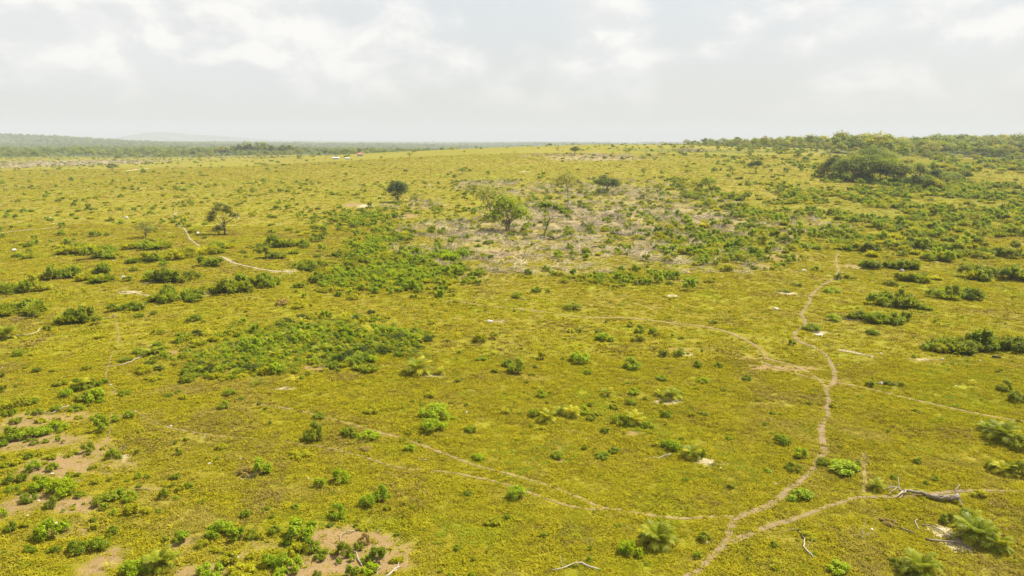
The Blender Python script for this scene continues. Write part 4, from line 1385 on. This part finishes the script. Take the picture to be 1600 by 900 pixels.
# rank weeds of the dark hollow and the leafy front of the clearing
under(26000, 90, 230, lambda x, y: 0.75 * np.clip(blobs_at(HERB, x, y) * 1.3 - 0.35, 0, 1), lambda x, y: rng.uniform(0.5, 1.35, len(x)), 'weeds', 'dense rank weeds filling the hollow and the clearing edge', [0, 1, 3, 4, 6, 8, 9, 10, 9, 2, 11])
def hollow(name, label, ells, n, s0, s1, idxs):
    X, Y = [], []
    for (px, py, rx, ry, k) in ells:
        cx, cy, ax, ay = ell(px, py, rx, ry)
        m_ = int(n * k)
        a_ = rng.random(m_) * 6.283
        q_ = np.abs(rng.normal(size=m_)) * 0.62
        X.append(cx + ax * q_ * np.cos(a_))
        Y.append(cy + ay * q_ * np.sin(a_))
    x, y = np.concatenate(X), np.concatenate(Y)
    k = vnoise(x, y, 3.5, 71) * 0.6 + vnoise(x, y, 9, 72) * 0.4 + 0.15 * rng.random(len(x)) > 0.50
    x, y = x[k], y[k]
    s = rng.uniform(s0, s1, len(x)) * (0.6 + 0.8 * vnoise(x, y, 5, 73))
    scatter(name, np.stack([x, y, H(x, y) - 0.03], 1), rng.random(len(x)) * 6.28, np.stack([s, s, s * rng.uniform(0.6, 1.1, len(x))], 1), np.array(idxs)[rng.integers(0, len(idxs), len(x))], usrc, label)


hollow('weeds', 'rank weeds and palm sprouts filling the dark hollow', [(460, 540, 150, 26, .40), (400, 560, 100, 20, .25), (520, 520, 100, 18, .2), (600, 528, 36, 12, .08)], 8500, 0.5, 1.6, [0, 1, 12, 3, 12, 6, 13, 9, 13, 10, 11, 14, 14, 2])
hollow('underwood', 'low dark bushes crowding under the dense grove', [(1310, 278, 30, 5, .3), (1350, 284, 34, 5, .3), (1400, 289, 34, 5, .3), (1450, 295, 34, 6, .3)], 260, 2.2, 4.6, [2, 2, 0, 8, 4])
hollow('thicket', 'bright leafy thicket along the front of the clearing', [(575, 395, 36, 34, .22), (620, 432, 90, 22, .35), (670, 408, 60, 16, .12), (560, 432, 40, 18, .12), (950, 438, 110, 14, .05), (1130, 400, 110, 20, .06), (560, 345, 60, 12, .08)], 6500, 0.5, 2.2, [0, 1, 2, 2, 4, 1, 2, 3, 6, 1, 9])


# scattered bushes too small and too many, over the far slope


def far_d(x, y):
    a = x / y
    t = vnoise(x, y, 22, 31) * 0.55 + vnoise(x, y, 8, 32) * 0.45
    rightf = smooth(0.16, 0.36, a) * smooth(170, 260, y)
    base = np.where(t > 0.57, 0.14, 0.02) * (1 - 0.5 * smooth(-0.3, 0.1, -a) * 0)
    calm = np.exp(-((a + 0.05) / 0.22) ** 2) * smooth(430, 520, y)            # the smooth straw-coloured crest
    d = base * (1 - 0.85 * calm) + 0.75 * rightf * smooth(0.50, 0.60, t - 0.10 * smooth(330, 600, y)) + 0.4 * np.clip(blobs_at(HERB, x, y), 0, 1) * (t > 0.47)
    d += 0.42 * blobs_at(BRUSH, x, y) * (vnoise(x, y, 7, 33) > 0.45)
    return np.clip(d, 0, 1) * (1 - wood_at(x, y)) * smooth(150, 200, y)


under(30000, 150, 420, far_d, lambda x, y: rng.uniform(0.7, 2.4, len(x)) * (1 + 0.35 * (x / y > 0.2)), 'undergrowth', 'countless low bushes over the felled clearing and slope')
under(30000, 420, 1150, far_d, lambda x, y: rng.uniform(1.2, 3.6, len(x)) * (0.7 + 0.5 * rng.random(len(x)) ** 2) * (1 + 0.9 * smooth(0.25, 0.5, x / y)), 'undergrowth', 'distant low bushes speckling the far slope', [0, 1, 2, 3, 4, 5, 7, 8, 9])

# brushwood ---------------------------------------------------------
def brush_mesh(seed, n, L0, rad):
    rg = np.random.default_rng(seed)
    Vv, Ff = [], []
    for k in range(n):
        a = rg.random() * 6.28
        el = rg.normal() * 0.28 + 0.22
        L = L0 * rg.uniform(0.35, 1.0)
        o = np.array([rg.normal() * 0.5, rg.normal() * 0.5, abs(rg.normal()) * 0.18])
        e = o + L * np.array([math.cos(a) * math.cos(el), math.sin(a) * math.cos(el), abs(math.sin(el))])
        tube(wiggle(o, e, 2, 0.07, rg), [rad, rad * 0.7, rad * 0.25], 3, 0, Vv, Ff, rg)
    return new_mesh('brush', Vv, Ff)


bs = [brush_mesh(500 + k, 34, 1.9, 0.022) for k in range(4)] + [brush_mesh(510, 12, 3.2, 0.05)]
bsrc = [(bs[0], M['twig']), (bs[1], M['twig']), (bs[2], M['dead']), (bs[3], M['twig']), (bs[4], M['dead']), (bs[4], M['bleached'])]


def brush_scatter(n, y0, y1, s0, s1, thr=0.35):
    x, y = field_points(n, y0, y1)
    b = blobs_at(BRUSH, x, y)
    t = vnoise(x, y, 11, 41) * 0.6 + vnoise(x, y, 4, 42) * 0.4
    keep = rng.random(n) < np.clip(b * 1.3 - 0.25, 0, 1) * smooth(thr, thr + 0.18, t)
    x, y = x[keep], y[keep]
    s = rng.uniform(s0, s1, len(x))
    idx = rng.choice([0, 1, 2, 3, 4, 5], len(x), p=[.24, .24, .2, .2, .07, .05])
    scatter('brushwood', np.stack([x, y, H(x, y)], 1), rng.random(len(x)) * 6.28, np.stack([s, s, s * 0.8], 1), idx, bsrc, 'felled grey brushwood lying in heaps over the clearing')


brush_scatter(30000, 150, 420, 0.8, 1.9)
brush_scatter(30000, 560, 1150, 1.6, 3.5, 0.3)

# litter of dry fronds and straw at the bare rings
x, y = field_points(16000, 40, 150)
pl = blobs_at(PALE, x, y)
dd = blobs_at(DIRT, x, y)
k = rng.random(len(x)) < np.clip(pl * 1.2 - 0.3, 0, 1) + 0.05 * dd
x, y = x[k], y[k]
s = rng.uniform(0.12, 0.4, len(x))
scatter('dry_litter', np.stack([x, y, H(x, y)], 1), rng.random(len(x)) * 6.28, s, rng.choice([0, 1, 2, 3, 4, 5], len(x)), [(b, m_ if i < 3 else M['bleached']) for i, (b, m_) in enumerate(bsrc)], 'dry straw and twig litter on the bare patches')

# pebbles
def rock_mesh(seed, sub=1):
    rg = np.random.default_rng(seed)
    import bmesh
    bm = bmesh.new()
    bmesh.ops.create_icosphere(bm, subdivisions=2, radius=0.5)
    for v in bm.verts:
        d = 1 + 0.22 * math.sin(v.co.x * 5 + seed) * math.cos(v.co.y * 6 + seed * 2) + rg.normal() * 0.05
        v.co *= d
        v.co.z *= 0.6
    me = bpy.data.meshes.new('rock')
    bm.to_mesh(me)
    bm.free()
    me.materials.append(M['stone'])
    return me


rk = [rock_mesh(600 + k) for k in range(4)]
x, y = field_points(2600, 42, 420)
k = vnoise(x, y, 30, 51) + 0.4 * blobs_at(DIRT, x, y) + 0.3 * rng.random(len(x)) > 0.72
x, y = x[k], y[k]
s = rng.uniform(0.08, 0.26, len(x)) * (1 + y / 260)
scatter('pebbles', np.stack([x, y, H(x, y) + 0.02], 1), rng.random(len(x)) * 6.28, s, rng.integers(0, 4, len(x)), [(r_, M['stone']) for r_ in rk], 'pale pebbles speckled through the grass')

# ------------------------------------------------------------------ the woods
def woods(name, n, y0, y1, fn, sc, label, mats, amin=-0.82, amax=0.82, taper=None):
    y = np.sqrt(rng.random(n) * (y1 ** 2 - y0 ** 2) + y0 ** 2)
    a = rng.uniform(amin, amax, n)
    x = a * y
    keep = rng.random(n) < fn(x, y)
    x, y = x[keep], y[keep]
    s = (sc[0] + (sc[1] - sc[0]) * rng.random(len(x)) ** 1.6) * (0.65 + 0.75 * vnoise(x, y, 45, 61))
    srcs = [(WSRC[k % 7][0], M[mats[k]]) for k in range(len(mats))]
    s = s * (taper(x / y) if taper else 1.0)
    return scatter(name, np.stack([x, y, H(x, y) - 0.3], 1), rng.random(len(x)) * 6.28, np.stack([s * 1.15, s * 1.15, s], 1), rng.integers(0, len(mats), len(x)), srcs, label)


# individuals along the front of the wooded slope on the right
FM = 'TFOTDFMTOF'
fcount = {}
n_front = 0
SEGS = [(1180, 'behind the umbrella tree'), (1260, 'left of the grove'), (1340, 'above the grove start'), (1420, 'above the grove end'), (1500, 'past the grove'), (1600, 'by the frame edge')]
fw = []
for k in range(150):
    px = 1120 + 500 * (k + 0.5) / 150 + rng.normal() * 3
    dist = 640 + 60 * rng.random() + 130 * (k % 3)
    fw.append((px, dist))
toneW = {'T': 'deep green', 'F': 'dull green', 'O': 'olive', 'D': 'dark green', 'M': 'fresh green'}
srec = {}
for k, (px, dist) in enumerate(fw):
    p = at_dist(px, dist)
    if wood_at(p[0], p[1]) < 0.2 and px > 1200:
        dist += 60
        p = at_dist(px, dist)
    h = (5.5 + 10 * rng.random() ** 1.7) * float(0.42 + 0.58 * smooth(0.2, 0.42, p[0] / p[1]))
    mt = FM[int(rng.integers(len(FM)))]
    seg = next((s_[1] for s_ in SEGS if px <= s_[0]), SEGS[-1][1])
    root = link('slope_tree', None, loc=(p[0], p[1], p[2] - 0.1), rot=(0, 0, rng.random() * 6.28), scale=h / 10.0)
    c = link('crown', WSRC[k % 7][0], root)
    set_mat(c, M[mt])
    link('trunk', WSRC[k % 7][1], root)
    tag(root, None, 'tree', 'trees on the wooded slope')
    srec.setdefault((toneW[mt], seg), []).append((p[0] / p[1], root))
for (tn, seg), lst in srec.items():
    lst.sort(key=lambda t_: t_[0])
    for i, (_, o) in enumerate(lst):
        o['label'] = '%s %s tree from the left on the wooded slope %s' % (ORD[i] or 'first', tn, seg)

woods('slope_woodland', 22000, 540, 1600, lambda x, y: ((x / y) > 0.08) * np.clip(wood_at(x, y) + 0.8 * smooth(0.20, 0.32, x / y) * smooth(860, 950, y), 0, 1) * (0.45 + 0.5 * vnoise(x, y, 70, 62)), (0.45, 1.45), 'dense mixed woodland covering the slope', 'MFOTDFMOFY', 0.08, 0.85, lambda a: 0.42 + 0.58 * smooth(0.12, 0.42, a))
woods('far_woodland', 30000, 1150, 3400, lambda x, y: ((x / y) < 0.2) * wood_at(x, y) * np.where(vnoise(x, y, 260, 63) > 0.30, 0.9, 0.12), (0.45, 1.15), 'distant forest stretching over the plain', 'TFTFDFTF', -0.82, 0.2)
woods('hill_woodland', 42000, 3400, 7000, lambda x, y: np.where(vnoise(x, y, 500, 64) > 0.33, 0.9, 0.1), (0.9, 1.8), 'hazy forest reaching to the horizon', 'TFTFDF', -0.82, 0.5)
woods('tree_belt', 900, 1000, 1250, lambda x, y: ((x / y) < -0.05) * (vnoise(x, y, 50, 65) > 0.45) * 0.8, (0.5, 1.0), 'loose belt of small trees at the pasture edge', 'TFOTO', -0.75, 0.0)

# ------------------------------------------------------------------ dead wood lying about
def on_ground(px, py, up_=0.0):
    p = at(px, py)
    return np.array([p[0], p[1], p[2] + up_])


BR = [  # pixels, start radius m, end radius, material, label, side twigs
    ([(862, 893), (878, 891), (892, 885), (905, 882), (918, 886), (938, 891)], .05, .10, 'bleached', 'long white fallen branch with side twigs near the bottom edge', [(880, 888, 876, 872), (905, 882, 900, 888)]),
    ([(1246, 829), (1255, 840), (1256, 852), (1262, 864), (1273, 873)], .05, .09, 'bleached', 'white curved branch lying over a dark hollow', [(1262, 858, 1269, 848), (1246, 829, 1222, 832)]),
    ([(65, 645), (80, 647), (98, 639), (109, 635)], .06, .11, 'bleached', 'long pale branch lying on red soil', []),
    ([(170, 574), (193, 571), (214, 562), (228, 555)], .05, .10, 'bleached', 'white branch reaching up to a small palm', []),
    ([(14, 524), (38, 525), (55, 521), (63, 514)], .07, .12, 'bleached', 'bleached crooked branch near the frame edge', []),
    ([(12, 499), (26, 499), (38, 497)], .08, .12, 'dead', 'short bleached log below the broad mound', []),
    ([(160, 500), (172, 497), (184, 495)], .06, .10, 'dead', 'dead sticks beside the round dense clump', [(165, 499, 178, 493), (168, 497, 188, 499)]),
    ([(220, 446), (236, 443), (250, 439)], .07, .12, 'bleached', 'bleached stick below the long dark clump', []),
    ([(523, 522), (530, 517), (537, 513)], .08, .14, 'bleached', 'white stub sticking out of the weedy hollow', []),
    ([(531, 849), (533, 838), (543, 834), (555, 830)], .04, .07, 'bleached', 'thin white arched branch on reddish soil', []),
    ([(546, 861), (556, 867), (561, 877), (565, 885)], .05, .10, 'bleached', 'white hooked branch between bushes on reddish soil', []),
    ([(603, 903), (614, 895), (623, 887)], .12, .06, 'bleached', 'thick white branch end at the bottom edge', [(616, 894, 625, 883)]),
    ([(588, 903), (590, 893), (594, 888)], .04, .05, 'bleached', 'thin pale stick beside the thick white branch', []),
    ([(1011, 716), (1028, 717), (1036, 713), (1049, 711)], .04, .08, 'bleached', 'pair of white sticks left of the spiky palm', [(1030, 716, 1046, 714)]),
    ([(1408, 826), (1418, 831), (1429, 835)], .08, .06, 'dead', 'straight grey stick left of the ashy litter', []),
    ([(1434, 830), (1431, 818), (1433, 813)], .06, .05, 'bleached', 'white forked stub at the edge of the ashy litter', [(1431, 817, 1427, 817)]),
    ([(1446, 844), (1462, 848), (1480, 850), (1505, 852), (1522, 860)], .12, .08, 'dead', 'long grey stem half buried in the ashy litter', []),
    ([(1440, 822), (1455, 824), (1470, 832), (1485, 842)], .07, .07, 'dead', 'curved dead stem along the top of the ashy litter', []),
    ([(653, 716), (660, 720), (668, 720)], .03, .05, 'dead', 'small heap of grey sticks on grass', [(655, 720, 667, 718)]),
    ([(720, 434), (735, 431), (750, 429), (762, 426)], .12, .18, 'dead', 'long pale log at the front of the clearing', []),
    ([(762, 428), (772, 424), (778, 431)], .07, .10, 'bleached', 'forked white branch at the front of the clearing', [(772, 424, 780, 422)]),
    ([(1066, 423), (1085, 421), (1102, 417)], .12, .16, 'bleached', 'white log at the clearing corner', []),
    ([(914, 352), (928, 352), (942, 351)], .16, .20, 'char', 'dark log lying in the middle of the brush', []),
    ([(918, 386), (932, 386), (947, 385)], .16, .22, 'char', 'charred log lying on bare red ground', []),
    ([(980, 348), (992, 348), (1002, 348)], .10, .12, 'bleached', 'straight pale pole lying in brush', []),
    ([(890, 382), (894, 372), (895, 366)], .08, .07, 'bleached', 'crooked pale branch standing in the brush', []),
    ([(803, 363), (806, 355), (820, 354)], .10, .08, 'bleached', 'bright bent branch at the twin-stemmed tree', []),
    ([(1165, 354), (1172, 350), (1180, 353)], .10, .08, 'bleached', 'small bright branch on the far side of brush', []),
    ([(1060, 342), (1075, 339), (1084, 330)], .10, .07, 'bleached', 'pale branch rising out of grey brush', []),
    ([(1112, 408), (1118, 400), (1124, 394)], .09, .08, 'bleached', 'pale leaning stick near the clearing corner', []),
    ([(210, 768), (222, 767), (235, 767)], .05, .04, 'char', 'charred stick lying on bare soil', []),
    ([(1550, 559), (1556, 560), (1564, 561)], .22, .20, 'char', 'short dark log below the long thicket', []),
    ([(1305, 492), (1312, 497), (1320, 500), (1345, 501)], .06, .08, 'bleached', 'bleached branch between two dark bushes', []),
    ([(962, 467), (972, 463), (983, 463)], .06, .07, 'dead', 'small crooked stick on open grass', []),
    ([(1350, 708), (1355, 718), (1357, 726)], .05, .05, 'dead', 'thin dead stick along the faint side trail', []),
    ([(1545, 790), (1556, 782)], .03, .03, 'bleached', 'tiny white twig on the grass by the frame edge', []),
    ([(590, 446), (615, 452), (640, 449)], .14, .16, 'dead', 'fallen log in front of the leafy clearing edge', []),
    ([(1080, 372), (1100, 368), (1120, 372)], .12, .10, 'dead', 'grey log lying across brush', []),
    ([(690, 400), (715, 398), (745, 399)], .12, .14, 'dead', 'long log along red ground in the clearing', []),
    ([(850, 396), (870, 394), (884, 385)], .10, .10, 'bleached', 'pale branch at the edge of red ground', []),
]
for (pix, r0, r1, mt, lab, side) in BR:
    pts = [on_ground(*q) for q in pix]
    base = pts[0].copy()
    r0, r1 = r0 * 0.62, r1 * 0.62
    rg = np.random.default_rng(int(pix[0][0]))
    loc = [p - base + np.array([0, 0, r0 * 0.9 + 0.05 + (0.10 * rg.random() if i not in (0, len(pts) - 1) else 0)]) for i, p in enumerate(pts)]
    dense = catmull(loc, 0.35)
    n = len(dense)
    dense = [d + rg.normal(size=3) * np.array([0.04, 0.04, 0.02]) for d in dense]
    name = 'fallen_log' if 'log' in lab.split() else 'dead_branch'
    v_, f_ = tube(dense, [r0 + (r1 - r0) * i / (n - 1) for i in range(n)], 6, 0.3, rg=rg)
    if side:
        root = link(name, None, loc=base)
        link('stem', new_mesh('stem', v_, f_, M[mt], True), root)
        for (a, b, c, d) in side:
            s0 = on_ground(a, b) - base + [0, 0, r0]
            s1 = on_ground(c, d) - base + [0, 0, 0.25]
            vv, ff = tube(wiggle(s0, s1, 3, 0.06, rg), [r0 * 0.8, r0 * 0.6, r0 * 0.4, r0 * 0.2], 5, 0.2, rg=rg)
            link('twig', new_mesh('twig', vv, ff, M[mt], True), root)
    else:
        root = link(name, new_mesh(name, v_, f_, M[mt], True), loc=base)
    tag(root, lab, 'log' if name == 'fallen_log' else 'branch')

# standing bent pale stem in the clearing
p = at(1101, 318)
mm = mpp(p)
v_, f_ = tube([(0, 0, -0.3), (0.1, 0, 6 * mm), (2 * mm, 0, 13 * mm), (5 * mm, 0.3, 17 * mm), (8 * mm, 0.2, 19 * mm), (8.5 * mm, 0, 17 * mm)], [.22, .2, .17, .15, .1, .05], 6, 0.2)
tag(link('dead_sapling', new_mesh('dead_sapling', v_, f_, M['bleached'], True), loc=p), 'bright pale bent stem standing alone in the scrub', 'dead tree')

# the big grey fallen trunk by the footpath
base = on_ground(1493, 786)
rg = np.random.default_rng(77)


def rel(px, py, z):
    return on_ground(px, py) - base + [0, 0, z]


root = link('fallen_tree', None, loc=base)
pts = catmull([rel(1497, 785, .45), rel(1485, 784, .38), rel(1470, 783, .34), rel(1456, 780, .30), rel(1445, 776, .30), rel(1432, 774, .30), rel(1418, 772, .26), rel(1408, 772, .25)], 0.3)
n = len(pts)
rad = [(0.17 * (1 - i / n) ** 1.0 + 0.065) * (1 + 0.18 * math.sin(i * 1.7)) for i in range(n)]
Vv, Ff = tube([q + rg.normal(size=3) * 0.04 for q in pts], rad, 10, 0.45, rg=rg)
link('trunk', new_mesh('trunk', Vv, Ff, M['dead'], True), root)
for k in range(4):       # long split ridges of weathered wood along the butt
    off = np.array([0, math.cos(k * 1.5) * 0.18, math.sin(k * 1.5) * 0.15])
    seg = [pts[i] + off * (1 - i / n) + rg.normal(size=3) * 0.03 for i in range(0, int(n * 0.6), 2)]
    vv, ff = tube(seg, np.linspace(0.12, 0.05, len(seg)), 5, 0.4, rg=rg)
    link('split_ridge', new_mesh('split_ridge', vv, ff, M['dead'], True), root)
for (a, b, z, r_) in ((1496, 778, 1.35, .10), (1500, 790, .35, .12), (1502, 793, .1, .09), (1498, 781, 1.0, .09)):
    vv, ff = tube(wiggle(rel(1494, 784, .4), rel(a, b, z), 3, 0.08, rg), [r_, r_ * .8, r_ * .5, r_ * .2], 5, 0.3, rg=rg)
    link('root_stub', new_mesh('root_stub', vv, ff, M['dead'], True), root)
for pth, r_ in (([(1408, 772, .25), (1400, 770, .5), (1394, 768, .45), (1386, 769, .3), (1376, 766, .2)], .09), ([(1404, 771, .3), (1403, 766, .9), (1400, 762, 1.1)], .05), ([(1411, 774, .3), (1404, 778, .3), (1398, 781, .15)], .08), ([(1394, 768, .4), (1388, 764, .8)], .04), ([(1416, 772, .3), (1412, 778, .5), (1407, 780, .6)], .05), ([(1400, 770, .5), (1392, 773, .3), (1386, 776, .15)], .05)):
    P_ = [rel(a, b, z) for a, b, z in pth]
    P_ = catmull(P_, 0.3)
    vv, ff = tube([q + rg.normal(size=3) * 0.03 for q in P_], np.linspace(r_, r_ * 0.25, len(P_)), 5, 0.2, rg=rg)
    link('branch', new_mesh('branch', vv, ff, M['bleached'], True), root)
tag(root, 'grey weathered fallen trunk with splintered root end beside the footpath', 'fallen tree')

# ------------------------------------------------------------------ single stones and pale stumps
ROCKS = [(1409, 424, 8, 7, 'white rock standing at the dark bush row'), (1450, 394, 6, 8, 'bleached snag in the clump of open grass'), (1376, 600, 7, 6, 'white stump between two dark bushes in the short row'),
         (1213, 483, 9, 4, 'flat white stone on open grass beside the footpath bend'), (765, 503, 11, 6, 'bleached stones beside low dark weeds'), (165, 422, 5, 4, 'white stone beside a dead log up the field'),
         (1463, 411, 6, 4, 'white stone under the pale clump'), (1256, 423, 8, 4, 'white stone on the bare strip near the clearing'), (77, 341, 8, 4, 'white stone alone far up the pasture'), (309, 365, 6, 5, 'white stone left of the gnarled tree'),
         (371, 341, 5, 4, 'white stone right of the gnarled tree'), (198, 341, 6, 5, 'pale boulder on the far pasture above the stunted tree'), (192, 434, 7, 6, 'pale stone at the tip of the dark clump'), (22, 391, 8, 4, 'white stone near the frame edge up the field'),
         (1104, 849, 4, 4, 'small white stone at the foot of the dark bush near the path fork'), (729, 645, 4, 3, 'small white stone right of the round bush pair'), (196, 793, 6, 3, 'pale stone on grass below the ragged bush row'), (910, 481, 5, 3, 'white stone at the end of the oval bush'),
         (1280, 524, 14, 4, 'flat pale stone under a low bush by the footpath'), (670, 291, 5, 4, 'white stone beyond the dense round tree')]
for i, (px, py, w, h, lab) in enumerate(ROCKS):
    p = at(px, py)
    m = mpp(p)
    o = link('stone', rk[i % 4], loc=(p[0], p[1], p[2] + 0.05), rot=(0, 0, rng.random() * 6), scale=(w * m, w * m * 0.8, h * m * 1.7))
    tag(o, lab, 'stone')


# ------------------------------------------------------------------ far buildings
def box(V, F, x0, x1, y0, y1, z0, z1):
    b = len(V)
    V += [(x0, y0, z0), (x1, y0, z0), (x1, y1, z0), (x0, y1, z0), (x0, y0, z1), (x1, y0, z1), (x1, y1, z1), (x0, y1, z1)]
    F += [(b, b + 3, b + 2, b + 1), (b + 4, b + 5, b + 6, b + 7), (b, b + 1, b + 5, b + 4), (b + 1, b + 2, b + 6, b + 5), (b + 2, b + 3, b + 7, b + 6), (b + 3, b, b + 4, b + 7)]


M['roof_red'] = plain('terracotta_roof', (0.385, 0.161, 0.098))
M['roof_white'] = plain('white_metal_roof', (0.44, 0.44, 0.429), 0.5, 0.05)
M['plaster'] = plain('cream_wall', (0.434, 0.406, 0.35))
M['dark'] = plain('dark_opening', (0.05, 0.045, 0.04))


def house(px, py, wpx, hpx, roof_m, label, hip=False, name='house'):
    p = at(px, py)
    m = mpp(p)
    w, h = wpx * m, hpx * m
    d = w * 0.6
    wh = h * 0.5
    root = link(name, None, loc=(p[0], p[1], p[2]), rot=(0, 0, 0.15))
    V_, F_ = [], []
    box(V_, F_, -w * .46, w * .46, -d * .45, d * .45, -0.5, wh)
    link('wall', new_mesh('wall', V_, F_, M['plaster']), root)
    e = w * (0.25 if hip else 0.5)
    rv = [(-w / 2, -d / 2, wh), (w / 2, -d / 2, wh), (w / 2, d / 2, wh), (-w / 2, d / 2, wh), (-e, 0, h), (e, 0, h)]
    link('roof', new_mesh('roof', rv, [(0, 1, 5, 4), (1, 2, 5), (2, 3, 4, 5), (3, 0, 4), (3, 2, 1, 0)], M[roof_m]), root)
    V_, F_ = [], []
    box(V_, F_, -w * .05, w * .03, -d * .45 - 0.06, -d * .45 + 0.02, 0, wh * .75)
    link('door', new_mesh('door', V_, F_, M['dark']), root)
    for s_ in (-.3, .25):
        V_, F_ = [], []
        box(V_, F_, w * (s_ - .05), w * (s_ + .05), -d * .45 - 0.06, -d * .45 + 0.02, wh * .35, wh * .75)
        link('window', new_mesh('window', V_, F_, M['dark']), root)
    tag(root, label, 'house')
    return root


house(563, 244, 10, 5.5, 'roof_red', 'small house with hipped red roof among far trees', True)
house(525, 248.5, 11, 3.4, 'roof_white', 'long low white-roofed shed at the far pasture edge', name='shed')
house(543, 248.7, 7, 2.8, 'roof_white', 'shorter white-roofed shed beside the long one', name='shed')

# ------------------------------------------------------------------ haze
V_, F_ = [], []
zmin = float(GZ.min()) - 1.5
box(V_, F_, GX.min() - 60, GX.max() + 60, -90, 14700, zmin, 235)
hm = bpy.data.materials.new('haze')
hm.use_nodes = True
hm.node_tree.nodes.clear()
N = NB(hm.node_tree)
pv = N.n('ShaderNodeVolumePrincipled', {'Color': (0.70, 0.735, 0.75), 'Density': 0.00014})
ho = N.n('ShaderNodeOutputMaterial')
hm.node_tree.links.new(pv.outputs[0], ho.inputs['Volume'])
tag(link('haze', new_mesh('haze', V_, F_, hm)), 'thin pale haze filling the air over the plain', kind='stuff')
